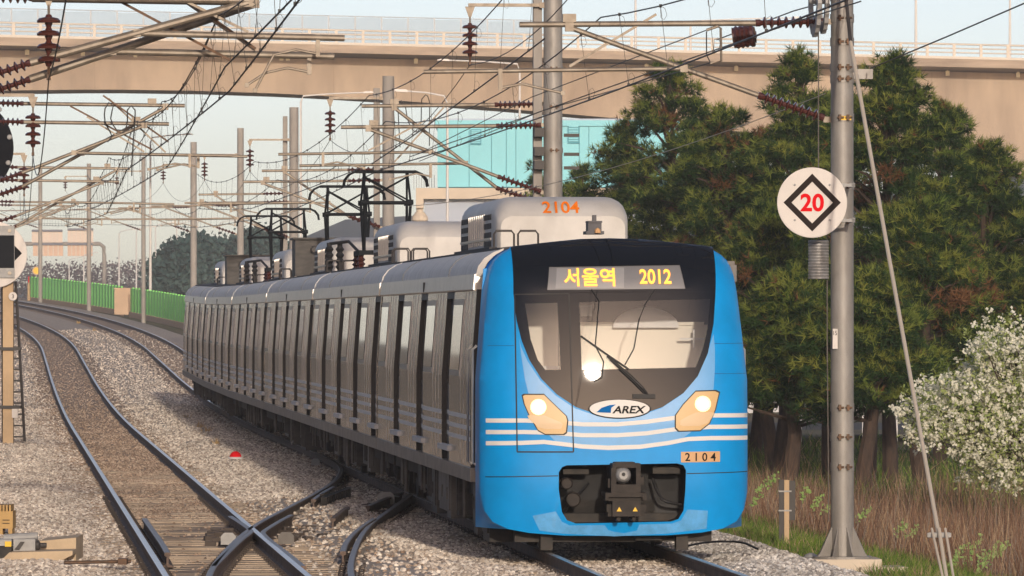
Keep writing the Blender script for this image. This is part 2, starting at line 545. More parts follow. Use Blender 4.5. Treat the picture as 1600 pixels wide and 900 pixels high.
for nm, fn, m, lab, size, sd_ in (('ballast', dens_pale, ST1, 'pale grey and tan ballast stones between and beside the tracks', .042, 3),
                                  ('ballast', dens_rust, ST2, 'rust stained ballast lying between the rails', .034, 8),
                                  ('ballast', dens_white, ST3, 'whitish gravel shoulder beside the train and the big pole', .043, 11)):
    o = bed(nm, BEDM, -8.3, 3.05, .35, 58, 330, z=.002, dens=fn)
    md = o.modifiers.new('stones', 'NODES'); md.node_group = stone_nodes(nm+'_nodes', m, size, sd_)
    stuff(o, lab, 'gravel')

# ---- rails
PROF = [(-.07, -.172), (.07, -.172), (.07, -.160), (.014, -.135), (.012, -.050), (.036, -.038), (.036, -.008), (.026, 0), (-.026, 0), (-.036, -.008),
        (-.036, -.038), (-.012, -.050), (-.014, -.135), (-.07, -.160)]
def sweep_rail(mb, pts, hs=1.0):
    pts = [Vector(p) for p in pts]; N = len(pts); n = len(PROF); vs = []
    for i, p in enumerate(pts):
        d = pts[min(i+1, N-1)]-pts[max(i-1, 0)]; d.z = 0; d.normalize()
        s = Vector((d.y, -d.x, 0))
        for u, w in PROF: vs.append(p + s*u + Vector((0, 0, w*hs)))
    b = len(mb.v); mb.v.extend([tuple(v) for v in vs])
    for i in range(N-1):
        for k in range(n):
            mb.f.append((b+i*n+k, b+i*n+(k+1) % n, b+(i+1)*n+(k+1) % n, b+(i+1)*n+k))
            mb.m.append(1 if k in (6, 7, 8) else 0)
    mb.f.append(tuple(b+k for k in range(n-1, -1, -1))); mb.m.append(0)
    mb.f.append(tuple(b+(N-1)*n+k for k in range(n))); mb.m.append(0)
def rail_line(lat, Y0, Y1):
    out = []; y = Y0
    while y < Y1:
        out.append(tp(y, lat)); y += 4 if y < 280 else 8
    out.append(tp(Y1, lat))
    return out
def rail(parent, pts, top, name='rail'):
    mb = MB(); sweep_rail(mb, pts)
    return mb.build(name, [RUST, top], parent, smooth=True, recalc=False)
def clips(parent, pts_fn, Y0, Y1, step=.6):
    """spring clips on both sides of a rail, at every sleeper: too small to pick apart"""
    mb = MB(); y = Y0
    while y < Y1:
        p = pts_fn(y)
        for s in (-1, 1):
            mb.box(p+Vector((s*.112, 0, -.150)), (.07, .085, .030))
            mb.path([p+Vector((s*.08, -.05, -.135)), p+Vector((s*.10, -.03, -.110)), p+Vector((s*.14, .03, -.110)), p+Vector((s*.14, .06, -.14))], .009, 4, caps=False)
        y += step
    return stuff(mb.build('rail_clips', CLIP, parent, recalc=False))

sl = MB(); sl.prism([(-.125, -.12), (.125, -.12), (.115, 0), (-.115, 0)], -1.22, 1.22, lambda u, v, d: (d, u, v))
sleeper_src = None
def sleepers(parent, cfn, Y0, Y1, sx=1.0, step=.6, lift=0.0):
    global sleeper_src
    y = Y0; k = 0
    while y < Y1:
        c, sc = cfn(y)
        if sleeper_src is None:
            o = sl.build('sleeper', SLEEP, parent); sleeper_src = o
        else:
            o = bpy.data.objects.new('sleeper', sleeper_src.data); COL.objects.link(o); o.parent = parent
        o.location = c + Vector((rnd.uniform(-.02, .02), rnd.uniform(-.015, .015), -.158+lift+rnd.uniform(-.006, .006)))
        o.rotation_euler = (0, 0, TH + rnd.uniform(-.006, .006))
        o.scale = (sc*sx, 1, 1)
        y += step; k += 1

main_bed = struct(bed('main_track', BROWN, -1.25, 1.25, .25, 50, 500, z=.006))
left_bed = struct(bed('side_track', BROWN, LEFT-1.35, LEFT+1.35, .27, 50, 500, z=.006))
for lat in (-.7525, .7525):
    rail(main_bed, rail_line(lat, 52, 495), RAILTOP)
    rail(left_bed, rail_line(LEFT+lat, 52, 495), RAILTOP)
    clips(main_bed, lambda y, a=lat: tp(y, a), 60, 92)
    clips(left_bed, lambda y, a=lat: tp(y, LEFT+a), 60, 100)
sleepers(main_bed, lambda y: (tp(y, 0), 1.0), 60, 96)
sleepers(left_bed, lambda y: (tp(y, LEFT+.0), 1.03), 60, 118)
# the crossover between the two tracks
xo = struct(bed('crossover_track', BEDM, -3.5, -2.3, .3, 55, 99, z=.003))
C1 = catmull([(-1.5, 40, 0), (-2.27, 50, 0), (-2.8, 58, 0), (-3.2, 66, 0), (-3.36, 74, 0), (-3.38, 82, 0), (-3.22, 90, 0), (-3.06, 97.3, 0),
              (-2.98, 104, 0), (-3.02, 110, 0), (-3.17, 115, 0), (-3.42, 119.5, 0), (-3.74, 124, 0)], 1.2)
C2 = [Vector((p.x+1.505, p.y, 0)) for p in C1]
C1s = [p for p in C1 if p.y > 56]; C2s = [p for p in C2 if p.y > 56]
rail(xo, C1s, RAILDULL); rail(xo, C2s, RAILDULL)
def along(C):
    ys = [p.y for p in C]; xs = [p.x for p in C]
    return lambda y: Vector((float(np.interp(y, ys, xs)), y, 0))
c1f, c2f = along(C1), along(C2)
clips(xo, c1f, 62, 112); clips(xo, c2f, 62, 112)
sleepers(xo, lambda y: (c1f(y)+Vector((.98, 0, 0)), .80), 60.3, 97, lift=.004)
sleepers(xo, lambda y: (c1f(y)+Vector((.75, 0, 0)), .8), 97.2, 112, lift=-.012)
def gp(px, py, h=0.0):
    """ground-plane point (level part of the line) seen at a pixel"""
    Y = F*(CAMZ-h)/(py-497.0)
    return Vector(((px-800)/F*Y, Y, h))
def px_rail(pts, name, top=RAILDULL, lift=0.0):
    q = catmull([gp(*p) + Vector((0, 0, lift)) for p in pts], .5)
    return rail(xo, q, top, name)
px_rail([(360, 806), (376, 816), (389, 825), (393, 829), (388, 834), (374, 845), (352, 866), (334, 884)], 'wing_rail')
px_rail([(455, 804), (438, 813), (420, 824), (411, 831), (416, 838), (428, 848), (452, 866), (474, 884)], 'wing_rail')
px_rail([(575, 790), (600, 779), (618, 772), (627, 769)], 'wing_rail')
px_rail([(226, 812), (233, 822), (246, 840), (256, 855), (262, 866)], 'guard_rail', RAILDULL, .02)
px_rail([(584, 812), (566, 824), (550, 838), (540, 852), (536, 864)], 'guard_rail', RAILDULL, .02)
px_rail([(543, 795), (534, 801), (524, 809), (520, 813)], 'guard_rail', RUST, .03)
px_rail([(521, 762), (510, 768), (498, 776), (490, 782)], 'guard_rail', RAILDULL, .02)
for (px, py, w, hgt, m) in ((357, 851, .19, .15, LGREY), (447, 850, .20, .15, UNDER2), (603, 788, .26, .19, LGREY), (493, 727, .16, .13, LGREY)):
    q = gp(px, py, -.12); mb = MB()
    mb.prism([(-w/2, 0), (w/2, 0), (w/2, hgt*.7), (w*.28, hgt), (-w*.28, hgt), (-w/2, hgt*.7)], -.03, .03, lambda u, v, d: (u, d, v))
    mb.box((0, .11, hgt*.35), (w*.6, .16, hgt*.6)); mb.tube((w*.3, .03, hgt*.7), (w*.75, .2, hgt*.6), .012, 6)
    mb.build('heel_block', m, xo, loc=q)
mb = MB()                                            # plated cheek bolted along the closure rail
a, b_ = gp(497, 778, 0), gp(533, 764, 0)
for i in range(11):
    q = a.lerp(b_, i/10); mb.box(q+Vector((.10, 0, -.06)), (.09, .75, .16)); mb.tube(q+Vector((.05, 0, .03)), q+Vector((.05, 0, .06)), .03, 6)
mb.build('bolted_cheek', GRIME, xo)
mb = MB()
for i in range(30):
    q = gp(470+rnd.uniform(-40, 60), 826+rnd.uniform(-14, 18), -.13)
    mb.box(q, (.10, .14, .06), rz=rnd.uniform(0, 2))
for i in range(22):
    q = gp(345+rnd.uniform(-18, 24), 838+rnd.uniform(-10, 14), -.13)
    mb.box(q, (.09, .14, .06), rz=rnd.uniform(0, 2))
for i in range(16):
    q = gp(592+rnd.uniform(-20, 18), 797+rnd.uniform(-8, 9), -.13); mb.box(q, (.09, .14, .07), rz=rnd.uniform(0, 2))
stuff(mb.build('chair_plates', CLIP, xo, recalc=False))
mb = MB(); mb.tube(gp(100, 879, -.08), gp(205, 877, -.07), .02, 6); mb.box(gp(192, 877, -.06), (.10, .2, .07))
mb.build('point_rod', RUSTY, xo)
# ================================================================ THE TRAIN
from mathutils.geometry import tessellate_polygon
NOSE_Y = 72.2
def car_place(s0, s1):
    a = Vector((XC(NOSE_Y) - s0*ST, NOSE_Y + s0*CT, 0)); b = Vector((XC(NOSE_Y) - s1*ST, NOSE_Y + s1*CT, 0))
    a.z = E(a.y); b.z = E(b.y)
    return a, math.atan2(b.z-a.z, s1-s0)
def side_x(h):
    return 1.565 if h < 2.0 else 1.565 - .072*(h-2.0)
def side_panel(mb, sgn, y0, y1, h0, h1, out=0.0, th=.05):
    hs = [h0] + ([2.0] if h0 < 2.0 < h1 else []) + [h1]
    prof = [(side_x(h)+out, h) for h in hs] + [(side_x(h)+out-th, h) for h in reversed(hs)]
    mb.prism([(sgn*x, h) for x, h in prof], y0, y1, lambda u, v, d: (u, d, v))

SEAM = mat('roof_seam', (.17, .165, .16), .6)
def build_roof(car, y0, y1):
    prof = [(1.50, 3.22), (1.475, 3.33), (1.40, 3.43), (1.29, 3.50), (1.17, 3.545)]
    for sgn in (-1, 1):
        mb = MB()
        mb.prism([(sgn*x, h) for x, h in prof] + [(sgn*1.17, 3.20), (sgn*1.40, 3.19)], y0, y1, lambda u, v, d: (u, d, v))
        o = mb.build('roof_side', ROOFS, car, smooth=True)
        n = max(1, int((y1-y0)/6.6))
        for k in range(1, n+1):
            mb = MB(); yy = y0 + (y1-y0)*k/(n+.0) - (y1-y0)/n*.5
            pr = [(x+.006, h+.006) for x, h in prof]
            mb.prism([(sgn*x, h) for x, h in pr] + [(sgn*(x-.03), h-.03) for x, h in reversed(pr)], yy, yy+.05, lambda u, v, d: (u, d, v))
            mb.build('roof_seam', SEAM, o)
    mb = MB()
    mb.prism([(-1.21, 3.555), (-.7, 3.61), (0, 3.635), (.7, 3.61), (1.21, 3.555), (1.21, 3.50), (-1.21, 3.50)], y0+.05, y1-.05, lambda u, v, d: (u, d, v))
    mb.build('roof', ROOFD, car)

def rounded_poly(x0, x1, z0, z1, r, n=5):
    pts = [(x0, z0), (x1, z0)]
    for k in range(n+1):
        t = math.pi/2*k/n; pts.append((x1-r+r*math.cos(t), z1-r+r*math.sin(t)))
    for k in range(n+1):
        t = math.pi/2*k/n; pts.append((x0+r-r*math.sin(t), z1-r+r*math.cos(t)))
    return pts
def build_ac(car, yc, detail, number=None):
    y0, y1, hw, zb, zt = yc-3.2, yc+3.2, .85, 3.58, 4.27
    mb = MB(); secs = []
    for (d, sx, dz, r) in ((0, .93, -.26, .15), (.05, .97, -.20, .18), (.20, .99, -.09, .22), (.45, 1, -.02, .24), (.8, 1, 0, .24), (6.0, 1, 0, .24), (6.25, .99, -.08, .22), (6.4, .95, -.22, .16)):
        secs.append([Vector((x, y0+d, z)) for x, z in rounded_poly(-hw*sx, hw*sx, zb, zt+dz, r)])
    mb.loft(secs)
    ac = mb.build('air_conditioner', ACW, car, smooth=True)
    g = MB(); g.bbox((-.93, y0+.1, 3.55), (.93, y1-.1, 3.62)); g.build('mounting_frame', ROOFD, ac)
    cols = (1.0, 5.0) if detail else (1.0, 5.0)
    for cy in cols:
        for r_ in range(5):
            mb = MB(); z = 4.13-.115*r_
            x = -hw-.004 + (0.08 if r_ == 0 else 0)
            for j in range(4):
                yy = y0+cy-.2+.3*j
                mb.bbox((x-.006, yy, z-.035), (x+.05, yy+.22, z+.035))
            mb.build('vent', BLACK, ac)
    mb = MB()
    for j in range(9):
        yy = y0+1.9+.33*j
        mb.bbox((-hw-.012, yy, 3.66), (-hw+.02, yy+.05, 4.06))
    mb.bbox((-hw-.014, y0+.8, 3.72), (-hw+.02, y1-.3, 3.75))
    mb.build('grille_frame', STEEL2, ac)
    if number:
        def place(u, v):
            z = 4.115 + v*.80
            return (u-.02, y0-.012 + (0 if z < 4.0 else (z-4.0)*.95), z + .012)
        text_obj('fleet_number', number, .26, ORANGE, ac, place, xs=.92, bold=.004)
    return ac

def build_pantograph(car, yc, e):
    """diamond pantograph with horned collector head"""
    pg = bpy.data.objects.new('pantograph', None); COL.objects.link(pg); pg.parent = car; pg.location = (0, yc, 0)
    mb = MB()
    for sx in (-.5, .5):
        for sy in (-.7, .7): mb.lathe((sx, sy, 3.6), (0, 0, 1), [(0, .06), (.04, .09), (.08, .05), (.12, .09), (.16, .05), (.2, .09), (.24, .05), (.28, .06)], 10)
    mb.build('insulator', INSUL, pg)
    mb = MB()
    for sx in (-.5, .5): mb.bbox((sx-.05, -.85, 3.88), (sx+.05, .85, 3.96))
    for sy in (-.75, -.1, .1, .75): mb.bbox((-.55, sy-.04, 3.9), (.55, sy+.04, 3.97))
    mb.build('base_frame', PANTO, pg)
    kz, hz = 4.86, 5.38
    mb = MB()
    for sx in (-1, 1):
        for sy in (-1, 1):
            mb.tube((sx*.40, sy*.12, 3.95), (sx*.43, sy*.55, kz), .028, 8)
    for sy in (-1, 1): mb.tube((-.46, sy*.55, kz), (.46, sy*.55, kz), .026, 8)
    mb.build('lower_arm', PANTO, pg)
    mb = MB()
    for sx in (-1, 1):
        for sy in (-1, 1):
            mb.tube((sx*.43, sy*.55, kz), (sx*.40, sy*.10, hz), .022, 8)
            mb.lathe((sx*.43-.05, sy*.55, kz), (1, 0, 0), [(0, .05), (.1, .05)], 10)
    for sy in (-1, 1):
        mb.tube((-.42, sy*.53, kz+.02), (.40, sy*.12, hz-.04), .016, 6); mb.tube((.42, sy*.53, kz+.02), (-.40, sy*.12, hz-.04), .016, 6)
    mb.build('upper_arm', PANTO, pg)
    mb = MB()
    for sy in (-.18, .18):
        mb.path([(-.78, sy, hz-.22), (-.76, sy, hz-.10), (-.68, sy, hz+.0), (-.55, sy, hz+.06), (.55, sy, hz+.06), (.68, sy, hz), (.76, sy, hz-.10), (.78, sy, hz-.22)], .022, 8)
        mb.bbox((-.55, sy-.035, hz+.03), (.55, sy+.035, hz+.075))
    for sx in (-.40, .40): mb.bbox((sx-.02, -.2, hz-.04), (sx+.02, .2, hz+.03)); mb.tube((sx, -.1, hz-.14), (sx, -.1, hz), .03, 6)
    mb.build('collector_head', [PANTO], pg)
    return pg

def build_bogie(car, yc):
    bg_ = bpy.data.objects.new('bogie', None); COL.objects.link(bg_); bg_.parent = car; bg_.location = (0, yc, 0)
    for dy in (-1.05, 1.05):
        mb = MB()
        for sx in (-1, 1):
            mb.lathe((sx*.70, dy, .43), (sx, 0, 0), [(0, .46), (.03, .46), (.035, .43), (.11, .425), (.115, .36), (.10, .15), (.16, .12), (.16, .05)], 20)
        mb.tube((-.7, dy, .43), (.7, dy, .43), .08, 8)
        mb.build('wheelset', GRIME, bg_, smooth=True)
    mb = MB()
    for sx in (-1, 1):
        mb.prism([(-1.5, .55), (-1.2, .72), (-.5, .60), (.5, .60), (1.2, .72), (1.5, .55), (1.2, .45), (.5, .40), (-.5, .40), (-1.2, .45)], sx*.92, sx*1.08, lambda u, v, d: (d, u, v))
        for dy in (-1.05, 1.05): mb.lathe((sx*1.0, dy, .43), (sx, 0, 0), [(0, .17), (.12, .17), (.15, .12), (.17, .04)], 12)
        mb.tube((sx*1.05, -.45, .35), (sx*1.05, -.45, .8), .06, 8); mb.tube((sx*1.05, .45, .35), (sx*1.05, .45, .8), .06, 8)
    mb.bbox((-.9, -.3, .45), (.9, .3, .75))
    mb.build('bogie_frame', GRIME, bg_)
    return bg_

def build_under(car, y0, y1, seed):
    r = random.Random(seed)
    mb = MB(); mb.bbox((-1.30, y0, .55), (1.30, y1, .98)); mb.bbox((-.5, y0, .35), (.5, y1, .6))
    mb.build('underframe', GRIME, car)
    y = y0+4.9
    while y < y1-5.8:
        L = r.uniform(.5, 1.9); hb = r.uniform(.22, .42); m = UNDER2 if r.random() < .35 else UNDER
        mb = MB(); x = -1.46+r.uniform(0, .12)
        mb.bbox((x, y, hb), (-.35, y+L, .93))
        for k in range(int(L/.45)):
            mb.bbox((x-.025, y+.05+k*.45, hb+.06), (x+.01, y+.11+k*.45, .86))
        mb.build('equipment_box', m, car)
        y += L+r.uniform(.12, .7)
    mb = MB()
    for k in range(26):
        yy = r.uniform(y0+.6, y1-.4); x = -r.uniform(1.1, 1.5)
        mb.tube((x, yy, .9), (x, yy, r.uniform(.3, .6)), r.choice((.015, .022, .03)), 6)
    mb.path([(-1.40, y0+.5, .83), (-1.40, y1-.5, .83)], .022, 6)
    mb.build('pipework', UNDER2, car)

def build_car_body(car, L, doors, y_start, seed, tail=False):
    """stainless body: wall panels between the doors, recessed doors, windows, bands, sill, roof"""
    hb, ht = .93, 3.05
    DW = 1.30
    xs = y_start
    segs = []
    for fj in doors:
        a = fj-DW
        if a > xs: segs.append((xs, a))
        xs = fj
    segs.append((xs, L))
    for sgn in (-1, 1):
        for (a, b) in segs:
            if b-a < .05: continue
            mb = MB(); side_panel(mb, sgn, a, b, hb, ht)
            w = mb.build('wall_panel', STEEL, car)
            if sgn > 0: continue
            for st in (1.545, 1.415, 1.285):
                mb = MB(); side_panel(mb, sgn, a+.02, b-.02, st-.026, st+.026, out=.004, th=.006); mb.build('side_stripe', STRIPE, w)
            if b-a > 2.6:
                wy0, wy1 = b-1.75, b-.2
                mb = MB(); side_panel(mb, sgn, wy0-.07, wy1+.07, 2.02, 2.95, out=.010, th=.02); f = mb.build('window_frame', DOORM, w)
                mb = MB(); side_panel(mb, sgn, wy0, wy1, 2.09, 2.88, out=.016, th=.012); mb.build('window', WINM, f)
                for yy in (a+.55, a+1.1, a+1.6):
                    mb = MB(); side_panel(mb, sgn, yy, yy+.09, hb+.05, ht-.02, out=.003, th=.012); mb.build('panel_joint', DOORM, w)
    for fj in doors:
        a = fj-DW
        for sgn in (-1, 1):
            mb = MB()
            side_panel(mb, sgn, fj-.012, fj+.0, hb, ht, out=-.002, th=.085); side_panel(mb, sgn, a, a+.012, hb, ht, out=-.002, th=.085)
            side_panel(mb, sgn, a, fj, 2.96, ht, out=-.002, th=.085)
            jb = mb.build('door_jamb', JAMB, car)
            if sgn > 0:
                mb = MB(); side_panel(mb, sgn, a+.012, fj-.012, hb, 2.96, out=-.065, th=.03); mb.build('door', DOORM, car); continue
            for (l0, l1) in ((a+.012, a+DW/2-.008), (a+DW/2+.008, fj-.012)):
                mb = MB(); side_panel(mb, sgn, l0, l1, hb, 2.96, out=-.068, th=.03); d = mb.build('door', DOORM, car)
                mb = MB(); side_panel(mb, sgn, l0+.14, l1-.14, 1.9, 2.75, out=-.062, th=.02); mb.build('door_window', WINM, d)
                for st in (1.545, 1.415, 1.285):
                    mb = MB(); side_panel(mb, sgn, l0, l1, st-.026, st+.026, out=-.064, th=.008); mb.build('side_stripe', STRIPE, d)
            mb = MB(); mb.bbox((sgn*(side_x(1)+.055), fj-1.75, 1.085), (sgn*(side_x(1)-.03), fj+.05, 1.15)); mb.build('step_plate', WHITE, car)
    for sgn in (-1, 1):
        mb = MB(); mb.prism([(sgn*1.515, 3.045), (sgn*1.535, 3.06), (sgn*1.515, 3.24), (sgn*1.40, 3.245), (sgn*1.40, 3.045)], y_start, L, lambda u, v, d: (u, d, v))
        g = mb.build('gutter_band', STEEL2, car)
        for yy in (L*.52,):
            mb = MB(); mb.bbox((sgn*1.54, yy, 3.06), (sgn*1.50, yy+.12, 3.19)); mb.build('drain_slot', BLACK, g)
        mb = MB(); mb.prism([(sgn*1.585, .79), (sgn*1.59, .95), (sgn*1.50, .955), (sgn*1.50, .79)], y_start-.3, L, lambda u, v, d: (u, d, v))
        mb.build('sill', SILL, car)
    mb = MB(); mb.bbox((-1.40, y_start+.4, .95), (1.40, L-.05, 1.05)); mb.bbox((-1.38, L-.09, 1.0), (1.38, L-.03, 3.3)); mb.bbox((-1.38, y_start+.35, 1.0), (1.38, y_start+.4, 3.3))
    mb.build('floor', GRIME, car)
    build_roof(car, y_start, L)

S = [0.0] + [20.40 + 20.06*k for k in range(6)]
ORD = ['lead', 'second', 'third', 'fourth', 'fifth', 'last']
LABS = ['lead cab car of the train with blue front and lit headlights',
        'second car of the train, directly behind the blue cab car',
        'third car of the train, under the two nearest pantographs',
        'fourth car of the train, between the two pantograph cars',
        'fifth car of the train, under the two farther pantographs',
        'last car of the train, beside the green fence']
cars = []
for k in range(6):
    loc, rx = car_place(S[k], S[k+1])
    c = thing('train_car', LABS[k], 'train car', loc, TH, 'coupled cars of the blue fronted train', rx)
    cars.append(c)
    L = S[k+1]-S[k]-.32
    if k == 0:
        doors = [1.806+4.866*j for j in range(1, 4)]
        build_car_body(c, L, doors, 1.80, 100)
    else:
        doors = [1.466+4.866*j for j in range(4)]
        build_car_body(c, L, doors, .05, 100+k)
    build_under(c, .6 if k == 0 else .1, L, 50+k)
    build_bogie(c, 3.4 if k else 3.9); build_bogie(c, 16.2)
    if k < 5:
        mb = MB(); mb.bbox((-1.25, L-.03, .9), (1.25, L+.36, 3.45)); mb.build('gangway_bellows', BLACK, c)
    build_ac(c, 10.2 if k == 0 else 10.0, k < 3, '2104' if k == 0 else None)
    if k in (2, 4):
        build_pantograph(c, 3.45, 0); build_pantograph(c, 16.5, 0)
    if k in (2, 4):
        mb = MB(); mb.bbox((-1.0, 18.0, 3.6), (.05, 19.5, 4.36)); mb.bbox((-1.05, 17.9, 4.36), (.6, 19.6, 4.40)); mb.lathe((-.6, 17.99, 4.15), (0, -1, 0), [(0, .09), (.08, .09), (.1, .06)], 10)
        mb.build('roof_cabinet', UNDER, c)
        for xx in (-.95, -.75):
            mb = MB(); mb.lathe((xx, 5.3, 3.58), (0, 0, 1), [(0, .05)] + [(.05+.055*j, .085 if j % 2 else .05) for j in range(9)] + [(.56, .05)], 10); mb.build('roof_insulator', BLACK, c)
        mb = MB(); mb.path([(-.95, 5.3, 4.12), (-.6, 5.0, 4.16), (-.45, 4.2, 3.95)], .03, 6); mb.build('roof_cable', BLACK, c)
    for yy in ((4.6, 5.1) if k else (5.2,)):
        mb = MB()
        for dx in (0, .30): mb.path([(-1.02+dx, yy, 3.58), (-1.02+dx, yy, 3.76), (-.99+dx, yy, 3.80), (-.80+dx, yy, 3.80), (-.77+dx, yy, 3.76), (-.77+dx, yy, 3.58)], .014, 6)
        mb.build('roof_hoop', IRON, c)

# ---------------------------------------------------------------- the blue front of the lead car
car = cars[0]
CARLOC = car_place(S[0], S[1])[0]
def hw(h):
    hs = [.2, .5, .7, 2.0, 2.5, 3.04, 3.24, 3.4, 3.5, 3.57, 3.7]
    ws = [1.565, 1.565, 1.565, 1.565, 1.515, 1.46, 1.43, 1.40, 1.38, 1.36, 1.34]
    return float(np.interp(h, hs, ws))
def Fd(x, h):
    a = min(1.02, abs(x)/hw(h))
    y = .10*a*a + .30*a**9
    if h > 1.5: y += .055*(h-1.5) + .047*(h-1.5)**2
    if h > 3.05: y += .55*((h-3.05)/.6)**2.4
    if h < .9: y += .10*((.9-h)/.7)**2
    return y
def world_to_car(p):
    d = Vector(p)-CARLOC
    return Vector((d.x*CT+d.y*ST, -d.x*ST+d.y*CT, d.z))
def fl(px, py):
    Y = NOSE_Y+.2
    for _ in range(6):
        q = world_to_car(P(px, py, Y))
        Y += (Fd(q.x, q.z)-q.y)*.98
    return (q.x, q.z)
def face_piece(name, mats, outer, holes=(), off=.004, th=.012, parent=car, grid=.07, depth_fn=None, local=False, label=None):
    """piece of the cab front: outline in photo pixels laid on the curved nose, with thickness"""
    fn = depth_fn or Fd
    loops = [[Vector((*(p if local else fl(*p)), 0)) for p in lp] for lp in [outer]+list(holes)]
    tris = tessellate_polygon(loops)
    flat = [p for lp in loops for p in lp]
    bm = bmesh.new()
    vs = [bm.verts.new(p) for p in flat]
    for t in tris:
        try: bm.faces.new([vs[i] for i in t])
        except ValueError: pass
    xs = [p.x for p in flat]; hs = [p.y for p in flat]
    for axis, lo, hi in ((0, min(xs), max(xs)), (1, min(hs), max(hs))):
        n = int((hi-lo)/grid)
        for i in range(1, n+1):
            co = [0, 0, 0]; no = [0, 0, 0]; co[axis] = lo+(hi-lo)*i/(n+1); no[axis] = 1
            bmesh.ops.bisect_plane(bm, geom=bm.verts[:]+bm.edges[:]+bm.faces[:], plane_co=co, plane_no=no, dist=1e-6)
    bound = [e for e in bm.edges if e.is_boundary]
    ret = bmesh.ops.extrude_edge_only(bm, edges=bound)
    ext = set(v for v in ret['geom'] if isinstance(v, bmesh.types.BMVert))
    for v in bm.verts:
        x, h = v.co.x, v.co.y
        if not local: x = max(-hw(h)*.998, min(hw(h)*.998, x))
        v.co = Vector((x, fn(x, h)-off+(th if v in ext else 0), h))
    bmesh.ops.recalc_face_normals(bm, faces=bm.faces)
    # make the face look forward (-y)
    s = sum(f.normal.y*f.calc_area() for f in bm.faces)
    if s > 0: bmesh.ops.reverse_faces(bm, faces=bm.faces)
    me = bpy.data.meshes.new(name); bm.to_mesh(me); bm.free()
    for m in (mats if isinstance(mats, list) else [mats]): me.materials.append(m)
    me.polygons.foreach_set('use_smooth', [True]*len(me.polygons))
    try: me.set_sharp_from_angle(angle=math.radians(40))
    except Exception: pass
    o = bpy.data.objects.new(name, me); COL.objects.link(o); o.parent = parent
    if label: o['label'] = label
    return o

HALF = [(0, .20), (.6, .205), (1.0, .235), (1.25, .28), (1.42, .36), (1.52, .50), (1.562, .70), (1.565, 1.0), (1.565, 1.4), (1.565, 2.0), (1.515, 2.5), (1.46, 3.04),
        (1.43, 3.22), (1.405, 3.31), (1.36, 3.39), (1.29, 3.46), (1.20, 3.515), (1.10, 3.55)]
TOP = [(1.10, 3.55), (.7, 3.61), (.35, 3.645), (0, 3.655), (-.35, 3.645), (-.7, 3.61), (-1.10, 3.55)]
# dark mask outline (photo pixels): top band and the U of the windscreen
UL = [(802, 458), (807, 500), (815, 532), (827, 562), (846, 592), (870, 616), (900, 636), (935, 648), (965, 652)]
UR = [(1000, 648), (1035, 636), (1068, 614), (1090, 588), (1106, 552), (1115, 505), (1118, 456)]
Ul = [fl(*p) for p in UL]; Ur = [fl(*p) for p in UR]
mtl = fl(800, 400); mtr = fl(1116, 396)
tl = (mtl[0]+.0, 3.55); tr = (mtr[0], 3.55)
TOPM = [(tr[0], 3.555), (.7, 3.61), (.35, 3.645), (0, 3.655), (-.35, 3.645), (-.7, 3.61), (tl[0], 3.555)]
left_side = [(-x, h) for x, h in HALF[1:-1]]            # bottom to top on the left
right_side = [(x, h) for x, h in HALF[1:-1]]
outline = [HALF[0]] + right_side + [(tr[0], 3.552)] + list(reversed(Ur)) + list(reversed(Ul)) + [(tl[0], 3.552)] + list(reversed(left_side))
pocket = [(878, 730), (886, 727), (1058, 724), (1068, 727), (1072, 735), (1071, 765), (1068, 798), (1060, 811), (1048, 815), (900, 818), (886, 813), (878, 800), (873, 765), (873, 738)]
cab = face_piece('cab_front', BLUE, outline, holes=[[fl(*p) for p in pocket]], off=0, th=.05, local=True)
# cab sides between nose and first passenger section, with cab door
for sgn in (-1, 1):
    mb = MB(); secs = []
    prof = [(x, h) for x, h in HALF[3:]]
    for yy, k in ((0, 0), (.35, .6), (.75, 1.0)):
        sec = []
        for x, h in prof:
            y0 = Fd(x, h)
            bx = min(1.565, max(x, side_x(h)*(1.0 if h < 3.1 else .985)))if h < 3.3 else x*1.03
            sec.append(Vector((sgn*(x+(bx-x)*k), y0+yy*(1.0) if yy < .5 else max(1.0, y0+.2), h)))
        secs.append(sec)
    mb.loft(secs, closed=False, caps=False)
    mb.build('cab_cheek', BLUE, car, smooth=True)
    mb = MB(); side_panel(mb, sgn, 1.0, 1.05, .93, 3.3, th=.2); mb.build('cab_corner_post', BLUE, car)
    mb = MB(); side_panel(mb, sgn, 1.05, 1.76, .93, 3.0, out=-.06, th=.03); d = mb.build('cab_door', DBLUE, car)
    mb = MB(); side_panel(mb, sgn, 1.18, 1.62, 2.0, 2.8, out=-.055, th=.02); mb.build('window', WINM, d)
    mb = MB(); side_panel(mb, sgn, 1.76, 1.80, .93, 3.06, th=.1); mb.build('door_jamb', JAMB, car)
    for yy in (1.0, 1.72):
        mb = MB(); x = sgn*1.60; mb.path([(x-sgn*.05, yy, 1.0), (x, yy, 1.03), (x, yy, 2.35), (x-sgn*.05, yy, 2.4)], .016, 6); mb.build('handrail', STEEL2, car)
mb = MB()                                               # cab roof behind the mask
secs = []
hp = [(x, h) for x, h in HALF if h > 3.2]
prof = hp + TOP[1:-1] + [(-x, h) for x, h in reversed(hp)]
for yy in (0, .4):
    secs.append([Vector((x, max(Fd(x, h), .2)+.005+yy if yy == 0 else 1.85, h-.01)) for x, h in prof])
mb.loft(secs, closed=False, caps=False)
mb.build('cab_roof', ROOFD, car, smooth=True)
